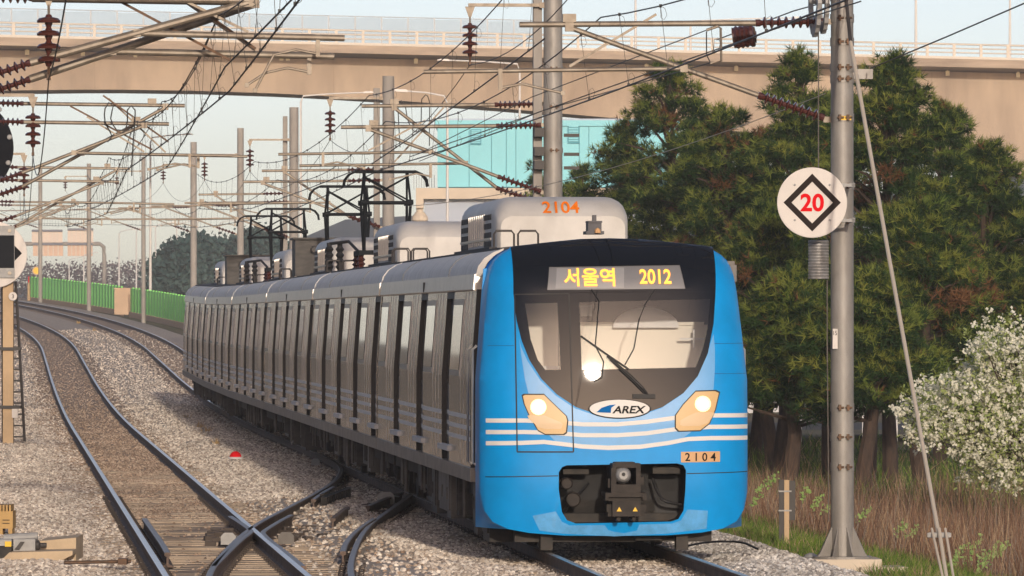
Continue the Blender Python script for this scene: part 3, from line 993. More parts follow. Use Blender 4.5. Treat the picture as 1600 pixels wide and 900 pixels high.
# black mask band above the windscreen with the destination display opening
mask_out = TOPM[::-1] + [Ur[-1]] + [fl(960, 456)] + [Ul[0]]
disp = [(858, 417), (1062, 414), (1071, 451), (855, 453)]
face_piece('mask_band', BLACKG, mask_out, holes=[[fl(*p) for p in disp]], off=.004, th=.04, local=True)
dp_ = face_piece('destination_display', PANEL, disp, off=-.012, th=.02)
face_piece('display_inner', mat('display_inner', (.30, .30, .31), .3, coat=.8), [(870, 419), (975, 418), (975, 450), (868, 451)], off=-.008, th=.004, parent=dp_)
def on_face(px, py, off, sx=1.0, ang=0.0):
    cx, ch = fl(px, py)
    def place(u, v):
        x = cx+u*math.cos(ang)-v*math.sin(ang); h = ch+u*math.sin(ang)+v*math.cos(ang)
        return (x, Fd(x, h)-off, h)
    return place
text_obj('display_text', '\uc11c\uc6b8\uc5ed', .225, LED, dp_, on_face(921, 433, .006), xs=1.0, bold=.004)
text_obj('display_text', '2012', .235, LED, dp_, on_face(1024, 432, .006), xs=.80, bold=.004)
# windscreen: black border with two glazed openings
pane_main = [(905, 472), (1110, 467), (1107, 505), (1098, 545), (1087, 574), (909, 578)]
pane_door = [(820, 474), (871, 473), (876, 578), (852, 578), (840, 562), (829, 530)]
border = Ul + Ur + [fl(960, 456.6)]
face_piece('windscreen_border', BLACKG, border, holes=[[fl(*p) for p in pane_main], [fl(*p) for p in pane_door]], off=.006, th=.04, local=True)
face_piece('windscreen', GLASS, pane_main, off=.003, th=.008)
face_piece('side_pane', GLASS, pane_door, off=.003, th=.008)
# what shows behind the glass
def car_box(mb, px0, py0, px1, py1, y0, y1):
    """box whose front face spans the given photo rectangle at local depth y0"""
    q = []
    for (a, b) in ((px0, py1), (px1, py0)):
        Y = NOSE_Y + y0*CT
        for _ in range(4):
            w = world_to_car(P(a, b, Y)); Y += (y0-w.y)*.98
        q.append(w)
    mb.bbox((q[0].x, y0, q[0].z), (q[1].x, y1, q[1].z))
    return q
mb = MB(); car_box(mb, 790, 445, 1135, 650, 1.9, 1.95); mb.bbox((-1.4, .6, 1.50), (1.4, 1.9, 1.53)); mb.bbox((-1.36, .7, 1.5), (-1.33, 1.9, 3.3)); mb.bbox((1.33, .7, 1.5), (1.36, 1.9, 3.3))
mb.bbox((-1.36, .9, 3.3), (1.36, 1.9, 3.33)); mb.build('cab_interior', CABD, car)
mb = MB(); car_box(mb, 903, 507, 1106, 600, 1.5, 1.54); car_box(mb, 905, 503, 1100, 508, 1.47, 1.5); car_box(mb, 800, 470, 872, 600, 1.5, 1.54); mb.build('cab_bulkhead', CREAM, car)
mb = MB(); q0 = car_box(MB(), 957, 480, 1060, 512, 1.45, 1.5)
a0, b0 = q0[0], q0[1]
mb.prism([(a0.x+(b0.x-a0.x)*(.5-.5*math.cos(math.pi*i/14)), a0.z+(b0.z-a0.z)*math.sin(math.pi*i/14)) for i in range(15)], 1.38, 1.46, lambda u, v, d: (u, d, v))
mb.build('seat_back', WHITE, car)
mb = MB(); car_box(mb, 907, 477, 925, 494, 1.5, 1.51); mb.build('notice', WHITE, car)
mb = MB(); car_box(mb, 845, 572, 874, 577, 1.2, 1.3); car_box(mb, 1062, 528, 1105, 531, 1.3, 1.32); car_box(mb, 1083, 515, 1086, 545, 1.3, 1.32); mb.build('cab_fittings', WHITE, car)
# pale sweep under the windscreen and white stripes
pale = [(811, 528), (814, 552), (820, 592), (830, 632), (846, 668), (868, 690), (905, 701), (950, 704), (1000, 702), (1040, 695), (1068, 684), (1094, 664), (1109, 636), (1115, 606), (1117, 575), (1117, 545), (1115, 522)]
inner = [(1112, 530), (1104, 556), (1088, 590), (1066, 616), (1033, 638), (998, 650), (965, 654), (933, 650), (898, 638), (868, 618), (844, 594), (824, 564), (814, 542)]
face_piece('pale_sweep', PALE, pale[:1]+pale[1:]+inner, off=.0035, th=.006)
def band(pts, w):
    up = []; dn = []
    for i, p in enumerate(pts):
        up.append((p[0], p[1]-w/2)); dn.append((p[0], p[1]+w/2))
    return up+dn[::-1]
for pts in ([(759, 657), (820, 657), (860, 659), (910, 663), (965, 663), (1010, 659), (1060, 652), (1110, 649), (1176, 648.5)],
            [(759, 675), (820, 675), (860, 676), (910, 680), (965, 680), (1010, 677), (1060, 670), (1110, 667), (1176, 666)],
            [(759, 692.5), (815, 692), (850, 690.5), (880, 694), (910, 697.5), (950, 699.5), (1000, 698), (1045, 692), (1075, 686), (1110, 684.5), (1176, 683.5)]):
    face_piece('white_stripe', WHITE, band(pts, 6.6), off=.0065, th=.008)
face_piece('reflection_patch', PALE2, [(832, 806), (868, 799), (878, 815), (890, 821), (945, 820.5), (950, 828), (960, 831), (975, 833), (995, 829), (999, 819.5), (1050, 818), (1064, 813), (1074, 796), (1106, 798), (1104, 826), (1040, 834), (960, 838), (880, 834), (843, 829)], off=.003, th=.005)  # reflection of bright ballast, painted on the skirt
# seams
for pts in ([(758, 745), (872, 743.5)], [(1073, 740), (1177, 736)]):
    face_piece('panel_seam', BLACK, band(pts, 1.4), off=.003, th=.005)
for pts, hor in (([(804, 460), (889, 459)], 1), ([(808, 706), (896, 706)], 1)):
    face_piece('hatch_seal', BLACK, band(pts, 2.0), off=.011, th=.013)
for (a, b) in (((804, 460), (808, 706)), ((889, 459), (896, 706))):
    face_piece('hatch_seal', BLACK, [(a[0]-1, a[1]), (a[0]+1, a[1])] + [(a[0]+(b[0]-a[0])*t+1, a[1]+(b[1]-a[1])*t) for t in (.25, .5, .75)] + [(b[0]+1, b[1]), (b[0]-1, b[1])] + [(a[0]+(b[0]-a[0])*t-1, a[1]+(b[1]-a[1])*t) for t in (.75, .5, .25)], off=.011, th=.013)
for pts in ([(1112, 537), (1166, 536)], [(1098, 584), (1171, 583)], [(762, 540), (803, 540)]):
    face_piece('panel_seam', DBLUE, band(pts, 1.0), off=.003, th=.005)
# headlights
HLs = ([(817, 619), (820, 617), (850, 617), (858, 625), (884, 650), (886, 657), (884, 675), (880, 678), (852, 678), (841, 672), (828, 650), (820, 632)],
       [(1087, 612), (1117, 611), (1123, 614), (1117, 640), (1108, 661), (1094, 672), (1061, 673), (1056, 668), (1056, 649), (1068, 632)])
for HL, c_ in zip(HLs, ((841, 636), (1098, 631))):
    cx = sum(p[0] for p in HL)/len(HL); cy = sum(p[1] for p in HL)/len(HL)
    hl = face_piece('headlight', BLACK, [(cx+(x-cx)*1.06, cy+(y-cy)*1.06) for x, y in HL], off=.009, th=.012)
    face_piece('reflector', LAMPD, HL, off=.0125, th=.006, parent=hl)
    face_piece('lamp_halo', mat('lamp_halo', (.9, .7, .4), .3, emit=(1, .70, .34), estr=1.1), [(c_[0]+12.5*math.cos(t*math.pi/10), c_[1]+12.5*math.sin(t*math.pi/10)) for t in range(20)], off=.017, th=.006, parent=hl)  # glow ring: the lamp's halo drawn as an emitting disc
    face_piece('lamp', LAMP, [(c_[0]+8*math.cos(t*math.pi/8), c_[1]+8*math.sin(t*math.pi/8)) for t in range(16)], off=.020, th=.01, parent=hl)
    lo_ = [(cx+(x-cx)*.8, cy+(y-cy)*.35+12) for x, y in HL]
    face_piece('indicator', mat('indicator', (.58, .42, .25), .4, emit=(1, .6, .28), estr=.10), [p for p in lo_], off=.016, th=.006, parent=hl)
# badge
bd = face_piece('badge', WHITE, [(968+47*math.cos(t*math.pi/18), 638.5+14*math.sin(t*math.pi/18)) for t in range(36)], off=.014, th=.012)
face_piece('badge_rim', INK, [(968+49*math.cos(t*math.pi/18), 639+15.3*math.sin(t*math.pi/18)) for t in range(36)], off=.012, th=.008, parent=bd)
face_piece('badge_swoosh', mat('badge_blue', (.0, .13, .42), .7, spec=.1), [(932, 644), (940, 637), (952, 633), (962, 632), (955, 637), (954, 645)], off=.021, th=.006, parent=bd)
def ital(px, py, off):
    cx, ch = fl(px, py)
    def place(u, v):
        x = cx+u+v*.28; h = ch+v
        return (x, Fd(x, h)-off, h)
    return place
text_obj('badge_text', 'AREX', .118, INK, bd, ital(983, 640, .021), xs=1.22, bold=.003)
npl = face_piece('number_plate', PLATE, [(1064, 706), (1125, 705), (1125, 721.5), (1064, 722.5)], off=.006, th=.008)
text_obj('plate_number', '2 1 0 4', .13, INK, npl, on_face(1094.5, 714, .0075), xs=1.0, bold=.002)
# wiper, cables behind the glass
def fpt(px, py, off):
    x, h = fl(px, py); return Vector((x, Fd(x, h)-off, h))
wp = bpy.data.objects.new('wiper', None); COL.objects.link(wp); wp.parent = car
mb = MB(); mb.path([fpt(907, 525, .03), fpt(945, 552, .035), fpt(982, 577, .03)], .011, 6); mb.build('wiper_blade', BLACK, wp)
mb = MB(); mb.path([fpt(948, 556, .05), fpt(985, 588, .06), fpt(1003, 606, .06), fpt(1011, 616, .03)], .016, 6); mb.path([fpt(952, 562, .045), fpt(990, 597, .05), fpt(1006, 614, .03)], .008, 6)
mb.build('wiper_arm', BLACK, wp)
mb = MB(); mb.box(fpt(1006, 619, .02), (.26, .04, .05)); mb.build('wiper_motor', BLACK, wp)
for pts in ([(924, 452), (936, 470), (933, 505), (930, 540), (943, 565), (940, 590), (928, 596)], [(1022, 452), (1008, 475), (998, 500), (990, 545), (976, 570)]):
    mb = MB(); mb.path([fpt(x, y, .022) for x, y in pts], .008, 5); mb.build('cable', BLACK, car)
# coupler pocket, coupler
mb = MB()
q = [fl(*p) for p in pocket]
mb.prism([(x*1.02, .755+(h-.755)*1.03) for x, h in q], .10, .55, lambda u, v, d: (u, d, v))
inner_ = MB(); n = len(q)
inner_.add([(x, Fd(x, h)+.02, h) for x, h in q] + [(x, .6, h) for x, h in q], [(i, (i+1) % n, n+(i+1) % n, n+i) for i in range(n)] + [tuple(range(n, 2*n))])
inner_.build('coupler_pocket', mat('pocket_black', (.008, .008, .010), .6), car)
cp = bpy.data.objects.new('coupler', None); COL.objects.link(cp); cp.parent = car
mb = MB(); car_box(mb, 957, 724, 1001, 731, -.28, .3); car_box(mb, 955, 731, 963, 770, -.28, .3); car_box(mb, 994, 731, 1001, 770, -.28, .3); car_box(mb, 955, 757, 1001, 770, -.30, .3); car_box(mb, 961, 722, 992, 728, -.25, .3); car_box(mb, 950, 748, 957, 762, -.18, 0); car_box(mb, 1000, 745, 1006, 758, -.18, 0)
mb.build('coupler_head', COUP, cp)
q0 = car_box(MB(), 963, 733, 984, 752, -.30, -.25); cc = (Vector(q0[0])+Vector(q0[1]))/2
mb = MB(); mb.lathe((cc.x, -.12, cc.z), (0, -1, 0), [(0, .10), (.1, .10), (.2, .075), (.24, .05)], 14); mb.build('coupler_cone', LGREY, cp)
q0 = car_box(MB(), 970, 738, 977, 744, -.30, -.25); cc = (Vector(q0[0])+Vector(q0[1]))/2
mb = MB(); mb.lathe((cc.x, -.365, cc.z), (0, 1, 0), [(0, .022), (.02, .022)], 10); mb.build('cone_socket', BLACK, cp)
mb = MB(); car_box(mb, 946, 770, 1010, 777, -.32, .2); car_box(mb, 947, 777, 1008, 783, -.26, .1); car_box(mb, 948, 788, 1010, 800, -.20, .1); car_box(mb, 950, 800, 1008, 807, -.22, .1); car_box(mb, 946, 772, 952, 782, -.34, -.2); car_box(mb, 1004, 772, 1010, 782, -.34, -.2)
mb.build('contact_tray', COUP, cp)
mb = MB(); q0 = car_box(mb, 957, 783, 1001, 807, -.30, .1); box_ = mb.build('contact_box', COUP, cp)
for px in (967.5, 992.5):
    mb = MB(); a = car_box(MB(), px-4, 792, px+4, 799, -.303, -.30); mb.prism([(a[0].x, a[0].z), (a[1].x, a[0].z), ((a[0].x+a[1].x)/2, a[1].z)], -.306, -.302, lambda u, v, d: (u, d, v)); mb.build('warning_triangle', YELLOW, box_)
mb = MB()
for px in (966, 990):
    a = car_box(MB(), px-4, 808, px+4, 814, -.2, .1); cc = (Vector(a[0])+Vector(a[1]))/2; mb.lathe((cc.x, -.25, cc.z), (0, 1, 0), [(0, .02), (.01, .03), (.3, .03)], 10)
mb.build('hose_end', COUP, cp)
for (px, py, r) in ((888, 755, .068), (898, 780, .088)):
    a = car_box(MB(), px-1, py-1, px+1, py+1, .02, .1)[0]
    mb = MB(); mb.lathe((a.x, .30, a.z), (0, -1, 0), [(0, r), (.20, r), (.21, r*.86), (.19, r*.82), (.19, .01)], 18); mb.build('horn', COUP, car)
for bxx in ((880, 733, 920, 741), (1020, 729, 1062, 740)):
    mb = MB(); car_box(mb, *bxx, .25, .4); mb.build('pocket_step', GRIME, car)
for hp_ in ([(.45, .35, .85), (.55, .2, .62), (.8, .3, .55)], [(-.3, .35, .8), (-.5, .22, .6), (-.6, .35, .45)]):
    mb = MB(); mb.path(catmull(hp_, .05), .018, 6); mb.build('hose', BLACK, car)
# obstacle deflector, rail guards and gear under the skirt
mb = MB(); mb.bbox((-1.15, .45, .12), (1.15, .65, .45)); mb.bbox((.72, .3, .03), (.86, .5, .4)); mb.bbox((-.86, .3, .03), (-.72, .5, .4)); mb.bbox((.25, .35, .14), (.55, .5, .3)); mb.build('deflector', GRIME, car)
# cabinets behind the front, left
for (y0, y1, x, h0, m) in ((1.0, 2.0, -1.40, .10, GRIME), (2.05, 2.6, -1.46, .16, UNDER), (5.9, 6.6, -1.50, .22, UNDER2), (6.7, 8.4, -1.47, .28, UNDER2), (8.6, 9.4, -1.49, .20, UNDER)):
    mb = MB(); mb.bbox((x, y0, h0), (-.8, y1, .94)); mb.bbox((x-.02, y0+.1, h0+.1), (x, y1-.1, .8)); mb.bbox((x-.035, (y0+y1)/2, .45), (x, (y0+y1)/2+.06, .6)); mb.build('equipment_cabinet', m, car)
# aerial on the roof, camera housings, marker lamp at the right corner
mb = MB(); q = car_box(mb, 919, 347, 940, 362, 1.1, 1.4); car_box(mb, 916, 361, 944, 366, 1.05, 1.45); car_box(mb, 919, 345, 941, 348, 1.08, 1.42); car_box(mb, 926, 336, 932, 346, 1.2, 1.28); mb.build('roof_aerial', mat('aerial_dark', (.04, .04, .055), .5), car)
mb = MB(); a = car_box(MB(), 934, 360, 938, 364, 1.0, 1.1)[0]; mb.lathe((a.x, 1.02, a.z), (0, 0, 1), [(0, .035), (.04, .035), (.06, .01)], 10); mb.build('roof_lamp', PLATE, car)
mb = MB(); car_box(mb, 1136, 408, 1148, 416, 1.0, 1.1); car_box(mb, 1141, 414, 1151, 440, .95, 1.15); mb.build('side_camera', UNDER2, car)
# ================================================================ OVERHEAD LINE: poles, cantilevers, wires
def insulator(mb, p0, p1, r=.07, core=.03, n=10, sheds=9):
    p0 = Vector(p0); p1 = Vector(p1); L = (p1-p0).length
    prof = [(0, core*1.5), (L*.06, core*1.5)]
    for i in range(sheds):
        t = L*(.08+.84*(i+.5)/sheds); w = L*.84/sheds
        prof += [(t-w*.30, core), (t-w*.05, r), (t+w*.10, r), (t+w*.30, core)]
    prof += [(L*.94, core*1.5), (L, core*1.5)]
    mb.lathe(p0, p1-p0, prof, n)
def string_insulator(parent, top, n=4, r=.145, pitch=.155):
    """string of brown bell discs hanging from top"""
    mb = MB(); t = Vector(top)
    mb.prism([(-.09, 0), (.09, 0), (.02, -.20), (-.02, -.20)], -.012, .012, lambda u, v, d: (t.x+u, t.y+d, t.z+v))
    mb.tube(t-Vector((0, 0, .18)), t-Vector((0, 0, .30)), .018, 6)
    mb.build('hanger', TUBE, parent)
    z = .30
    for i in range(n):
        mb = MB(); mb.lathe(t-Vector((0, 0, z)), (0, 0, -1), [(0, .03), (.03, .045), (.045, r*.8), (.075, r), (.10, r*.96), (.105, .05), (pitch, .03)], 14)
        mb.build('disc', INSUL, parent, smooth=True); z += pitch
    mb = MB(); mb.tube(t-Vector((0, 0, z)), t-Vector((0, 0, z+.10)), .02, 6); mb.box(t-Vector((0, 0, z+.13)), (.05, .22, .06)); mb.build('wire_clamp', RUSTY, parent)
    return t-Vector((0, 0, z+.15))

def band_clamp(parent, r, z, m=POLEM):
    mb = MB(); mb.lathe((0, 0, z-.05), (0, 0, 1), [(0, r+.006), (.10, r+.006)], 20)
    o = mb.build('band', m, parent, smooth=True)
    mb = MB()
    for a in (-.08, .02): mb.box((a+.03, -r-.02, z), (.03, .05, .07)); mb.tube((a, -r-.03, z), (a+.08, -r-.03, z), .012, 6)
    mb.build('bolts', RUSTY, o)

def cantilever(parent, s, zc=5.40, zt=6.27, zb=5.13, reach=3.6, steady=1, far=False, cx=3.3, dy=0.0, contact=None, zr=None, tk=1.0):
    """bracket reaching from the pole axis; s = -1 to the left, +1 to the right; local coordinates of the pole"""
    n = 6 if far else 10
    def V(u, z, y=0): return (s*u, y+dy, z)
    mb = MB(); insulator(mb, V(.22, zt+.02), V(1.05, zt), .075, .03, n, 8 if not far else 5); mb.build('insulator', INSUL, parent)
    mb = MB(); insulator(mb, V(.22, zb), V(1.02, zb+.27), .075, .03, n, 8 if not far else 5); mb.build('insulator', INSUL, parent)
    mb = MB(); mb.tube(V(1.02, zt), V(reach+.3, zt-.03), .035*tk, n)
    mb.box(V(.14, zt+.02), (.18, .05, .07)); mb.box(V(reach-.3, zt+.05), (.16, .09, .10)); mb.build('top_tube', TUBE, parent)
    mb = MB(); mb.tube(V(1.0, zb+.265), V(cx, zt-.06), .032*tk, n); mb.box(V(cx, zt-.05), (.10, .07, .12)); mb.box(V(.14, zb-.02), (.18, .05, .07)); mb.build('brace_tube', TUBE, parent)
    if zr is None: zr = zc+.32
    ur = 1.0 + (zr-(zb+.265))/((zt-.06)-(zb+.265))*(cx-1.0)
    mb = MB(); mb.tube(V(ur, zr), V(reach+1.45, zr-.05), .026*tk, n); mb.box(V(ur, zr), (.09, .07, .09)); mb.build('registration_tube', TUBE, parent)
    if not far:
        mb = MB(); mb.tube(V(cx+.0, zr+.02), V(cx-1.05, zt+.10), .022, 4); mb.build('strut', TUBE, parent)
    q = contact if contact is not None else cx+.08
    mb = MB(); e = q+.75 if steady > 0 else q-.75
    mb.box(V(e, zr-.14), (.05, .05, .26)); mb.path([V(e, zr-.24), V(e+(q-e)*.35, zr-.19), V(e+(q-e)*.7, zr-.25), V(q, zc+.02)], .016, 6); mb.box(V(q, zc+.02), (.05, .06, .05)); mb.build('steady_arm', TUBE, parent)

def pole(label, Y, lat, H, r, base=-.25, m=POLEM, twin=False, group='catenary poles beside the line', name='catenary_pole', lean=0.0):
    q = tp(Y, lat, base)
    t = thing(name, label, 'pole', q, TH, group)
    mb = MB(); mb.path([(0, 0, 0), (-lean*H*.5, 0, H*.5), (-lean*H, 0, H)], r, 24 if Y < 130 else 12, r1=r*.96); mb.build('mast', m, t, smooth=True)
    if twin:
        mb = MB(); mb.box((-r-.12, .35, H*.5-.15), (.16, .16, H-.3)); mb.build('second_mast', m, t)
    return t

def foundation(t, r):
    mb = MB(); mb.prism([(-.42, -.42), (.42, -.42), (.45, .4), (-.45, .4)], -.6, .06, lambda u, v, d: (u, v, d)); mb.prism([(.15, -.55), (.72, -.55), (.70, .1), (.15, .1)], -.6, -.03, lambda u, v, d: (u, v, d)); mb.build('foundation', BEIGE, t)
    for k in range(8):
        a = math.pi*2*k/8+.3; mb = MB(); d = Vector((math.cos(a), math.sin(a), 0)); n_ = Vector((-d.y, d.x, 0))
        pts = [d*(r-.01)+Vector((0, 0, .08)), d*(r+.19)+Vector((0, 0, .08)), d*(r+.15)+Vector((0, 0, .13)), d*(r-.01)+Vector((0, 0, .46))]
        mb.add([p+n_*.008 for p in pts]+[p-n_*.008 for p in pts], [(0, 1, 2, 3), (7, 6, 5, 4), (0, 4, 5, 1), (1, 5, 6, 2), (2, 6, 7, 3), (3, 7, 4, 0)])
        mb.build('gusset', POLEM, t)
    mb = MB(); mb.lathe((0, 0, .06), (0, 0, 1), [(0, r+.22), (.025, r+.22)], 20); mb.build('base_plate', POLEM, t)

PO = 3.0
# --- the big pole with the round sign
pA = pole('thick grey steel pole standing behind the round 20 sign', 75.0, PO, 9.0, .14, base=-.23, lean=-.0)
foundation(pA, .14)
zb0 = -.23
for pyy in (27, 64, 104, 122, 183, 290, 345, 637, 683, 730):
    band_clamp(pA, .14, CAMZ+(497-pyy)/F*75.0-zb0)
cantilever(pA, -1, 5.40-zb0, 6.27-zb0, 5.13-zb0, 3.6, 1, cx=3.3)
mb = MB(); mb.bbox((.12, -.03, 5.83), (.37, .03, 5.95)); mb.build('stay_bracket', POLEM, pA)
mb = MB(); mb.path([(-.19, -.06, 4.6), (-.19, -.06, 2.7), (-.17, -.06, .5)], .007, 6); mb.build('earth_cable', UNDER2, pA)
mb = MB()                                               # small tag with digits
mb.bbox((-.135, -.150, 2.58), (-.075, -.135, 2.82)); tg = mb.build('pole_tag', SIGNW, pA)
text_obj('tag_text', '15', .075, INK, tg, lambda u, v: (-.105+u*.8, -.153, 2.77+v))
mb = MB(); mb.bbox((-.03, -.1475, 5.33), (.09, -.13, 5.38)); mb.build('yellow_mark', YELLOW, pA)
# tension wheel and weights
tw = thing('tensioner_pulley', 'toothed tension wheel hanging left of the big pole top', 'wheel', tp(74.8, PO-.33, 6.55), TH)
mb = MB(); mb.lathe((-.06, 0, 0), (1, 0, 0), [(0, .42), (.03, .44), (.06, .40), (.09, .44), (.12, .42)], 28); 
tw_rim = MB()
R0 = .42
def ring(mbx, x0, x1, ri, ro, n=32, teeth=0):
    vs = []; 
    for k in range(n):
        a = 2*math.pi*k/n; ro2 = ro+(.02 if teeth and k % 2 else 0)
        for (x, r_) in ((x0, ri), (x0, ro2), (x1, ro2), (x1, ri)): vs.append((x, r_*math.cos(a), r_*math.sin(a)))
    fs = []
    for k in range(n):
        j = (k+1) % n
        for i in range(4): fs.append((k*4+i, k*4+(i+1) % 4, j*4+(i+1) % 4, j*4+i))
    mbx.add(vs, fs)
ring(tw_rim, -.05, .0, .34, .44, 40, 1); ring(tw_rim, .05, .1, .30, .40, 40, 1)
tw_rim.build('toothed_rim', LGREY, tw)
mb = MB()
for k in range(6):
    a = math.pi/3*k; mb.tube((0.02, 0, 0), (.0, .38*math.cos(a), .38*math.sin(a)), .018, 6)
mb.lathe((-.1, 0, 0), (1, 0, 0), [(0, .06), (.22, .06)], 12); mb.build('spokes', LGREY, tw)
wt = thing('tension_weights', 'stack of ribbed tension weights hanging below the 20 sign', 'weights', tp(74.9, PO-.30, 3.19), TH)
WT = mat('weight_iron', (.36, .36, .36), .5, .3, col2=(.22, .21, .20), scale=8)
for k in range(13):
    mb = MB(); mb.lathe((0, 0, .036*k), (0, 0, 1), [(0, .11), (.004, .125), (.030, .125), (.034, .11)], 18); mb.build('weight_disc', WT, wt, smooth=True)
mb = MB(); mb.tube((0, 0, -.03), (0, 0, 3.0), .008, 6); mb.build('weight_rod', UNDER2, wt)
# round sign 20
sgn_c = P(1269, 316.5, 74.55)
sg = thing('speed_sign', 'round white sign with black diamond and red number 20', 'sign', sgn_c, TH)
mb = MB(); mb.lathe((0, 0, 0), (0, 1, 0), [(0, .41), (.004, .42), (.018, .42), (.02, .41)], 48); mb.build('disc', SIGNW, sg)
mb = MB(); o4 = [(0, .345), (.345, 0), (0, -.345), (-.345, 0)]; i4 = [(x*.72, z*.72) for x, z in o4]
vs = [(x, -.004, z) for x, z in o4]+[(x, -.004, z) for x, z in i4]+[(x, -.001, z) for x, z in o4]+[(x, -.001, z) for x, z in i4]
mb.add(vs, [(i, (i+1) % 4, 4+(i+1) % 4, 4+i) for i in range(4)]+[(8+i, 8+(i+1) % 4, (i+1) % 4, i) for i in range(4)]); mb.build('diamond', mat('sign_diamond', (.03, .022, .02), .85, spec=.1), sg)
text_obj('digits', '20', .285, REDM, sg, lambda u, v: (u, -.006, v), xs=1.0, bold=.008)
for sx in (-.21, .21):
    for sz in (-.21, .21):
        mb = MB(); mb.lathe((sx, -.008, sz), (0, 1, 0), [(0, .008), (.004, .014), (.01, .014)], 10); mb.build('rivet', LGREY, sg)
mb = MB()
for sz in (-.21, .21): mb.bbox((-.1, .02, sz-.02), (.52, .035, sz+.02)); mb.bbox((.48, .02, sz-.025), (.52, .34, sz+.025))
mb.build('bracket', LGREY, sg)
# guy stay
gy = thing('guy_stay', 'pale guy stay running from the big pole down to its anchor', 'guy wire', (0, 0, 0))
g0, g1, g2 = P(1316, -60, 75.0), P(1329, 66, 74.2), P(1466, 832, 66.0)
mb = MB(); mb.tube(g0, g1, .022, 8); mb.build('upper_rope', IRON, gy)
mb = MB(); mb.tube(g1, g2, .024, 10, r1=.022); mb.build('stay_rod', WIREL, gy)
mb = MB(); mb.tube(P(1451, 836, 66), P(1484, 836, 66), .030, 8); mb.box(P(1467.5, 836, 66), (.25, .06, .045)); mb.build('yoke', LGREY, gy)
for (a, b) in ((1456, 1476), (1467, 1481), (1477, 1492)):
    mb = MB(); mb.tube(P(a, 826, 66), P(b, 915, 65.2), .014 if a != 1467 else .02, 8); mb.build('anchor_rod', WIREL, gy)

# --- the other poles right of the main line
pB = pole('thick round pole rising behind the lead car roof unit', 114.6, PO, 9.6, .18, base=-.3)
mb = MB(); mb.box((-.27, .2, 4.8), (.16, .2, 9.6)); mb.build('second_mast', POLEF, pB)
for z in (6.1, 6.9, 7.6): band_clamp(pB, .18, z-.3+.3)
cantilever(pB, -1, 5.75, 6.55, 5.35, 3.6, 1, cx=3.4)
cantilever(pB, -1, 5.55, 6.95, 5.15, 3.2, -1, cx=2.9, dy=.35)
mb = MB()
for z in (6.35, 6.0, 5.75): mb.bbox((-.36, -.25, z), (-.18, .1, z+.16)); mb.bbox((.2, -.08, z), (.48, .0, z+.06))
mb.build('pole_fittings', IRON, pB)
rest = [(163.7, 9.35, .165, 'pole with twin masts seen left of the teal building', True),
        (217, 9.9, .17, 'twin catenary pole directly above the third car', True),
        (266, 9.9, .15, 'catenary pole rising over the fourth car cabinet', False),
        (315, 9.9, .17, 'catenary pole rising over the tail of the train', False),
        (360, 9.6, .13, 'thin dark catenary pole in front of the green fence', False),
        (405, 9.6, .15, 'catenary pole next to the peach block in the fence', False),
        (443, 9.6, .15, 'catenary pole beyond the left end of the green fence', False)]
poles = [(75.0, pA), (114.6, pB)]
for (Y, H, r, lab, twin) in rest:
    t = pole(lab, Y, PO, H, r, base=-.3, m=POLEF, twin=twin)
    cantilever(t, -1, 5.72, 6.6, 5.4, 3.5, 1 if int(Y) % 2 else -1, far=True, cx=3.3)
    if twin: cantilever(t, -1, 5.72, 6.9, 5.4, 3.0, -1, far=True, cx=2.7, dy=.5)
    poles.append((Y, t))
# feeder arms with hanging insulators
FE = []
for (Y, t) in poles[1:8]:
    z = 8.48+.3
    mb = MB(); mb.bbox((-1.56, -.03, z-.04), (0, .03, z+.02)); mb.bbox((-.25, -.05, z-.06), (-.1, .05, z+.04)); mb.build('feeder_arm', TUBE, t)
    bot = string_insulator(t, (-1.53, 0, z-.04), 4 if Y < 300 else 3)
    FE.append(t.matrix_basis @ bot)

# --- cantilevers of the left track, on poles standing outside the picture
LP = []
for (Y, lab, twin) in ((75.0, 'heavy double cantilever reaching in at the top left corner', True), (114.6, 'second left track cantilever, level with the black signal disc', True),
                 (163.7, 'third left track cantilever, just above the white arrow disc', True), (217, 'fourth left track cantilever, small and far beyond the disc', False), (266, 'farthest left track cantilever, over the distant bend', False)):
    q = tp(Y, LEFT-PO-.15, -.3)
    t = thing('cantilever_mast', lab, 'cantilever', q, TH, 'cantilevers of the left track')
    mb = MB(); mb.path([(0, 0, 0), (0, 0, 9.6)], .17, 14); mb.build('mast', POLEM, t, smooth=True)
    far = Y > 150
    if Y < 80:
        cantilever(t, 1, 5.72, 6.85, 5.80, 3.3, 1, cx=3.6, zr=6.42, tk=1.5)
        cantilever(t, 1, 5.80, 6.86, 5.62, 3.2, 1, cx=3.7, dy=.45, contact=3.6, zr=6.22, tk=1.5)
    else:
        cantilever(t, 1, 5.72, 6.60, 5.40, 3.4, 1, far=far, cx=3.25)
        if twin: cantilever(t, 1, 5.72, 6.95, 5.15, 3.7, 1, far=far, cx=3.65, dy=.4, contact=3.5)
    if Y < 150:
        mb = MB(); mb.tube((1.9, .2, 6.9), (3.4, .1, 6.1), .022, 4); mb.tube((2.5, .3, 7.1), (3.7, .3, 6.25), .022, 4); mb.build('strap', RUSTY, t)
    if Y < 200:
        z = {75.0: 6.98, 114.6: 7.1, 163.7: 7.3}[Y]
        mb = MB(); mb.bbox((0, -.03, z-.04), (1.25, .03, z+.02)); mb.build('feeder_arm', TUBE, t)
        LP.append(t.matrix_basis @ string_insulator(t, (1.22, 0, z-.04), 4))

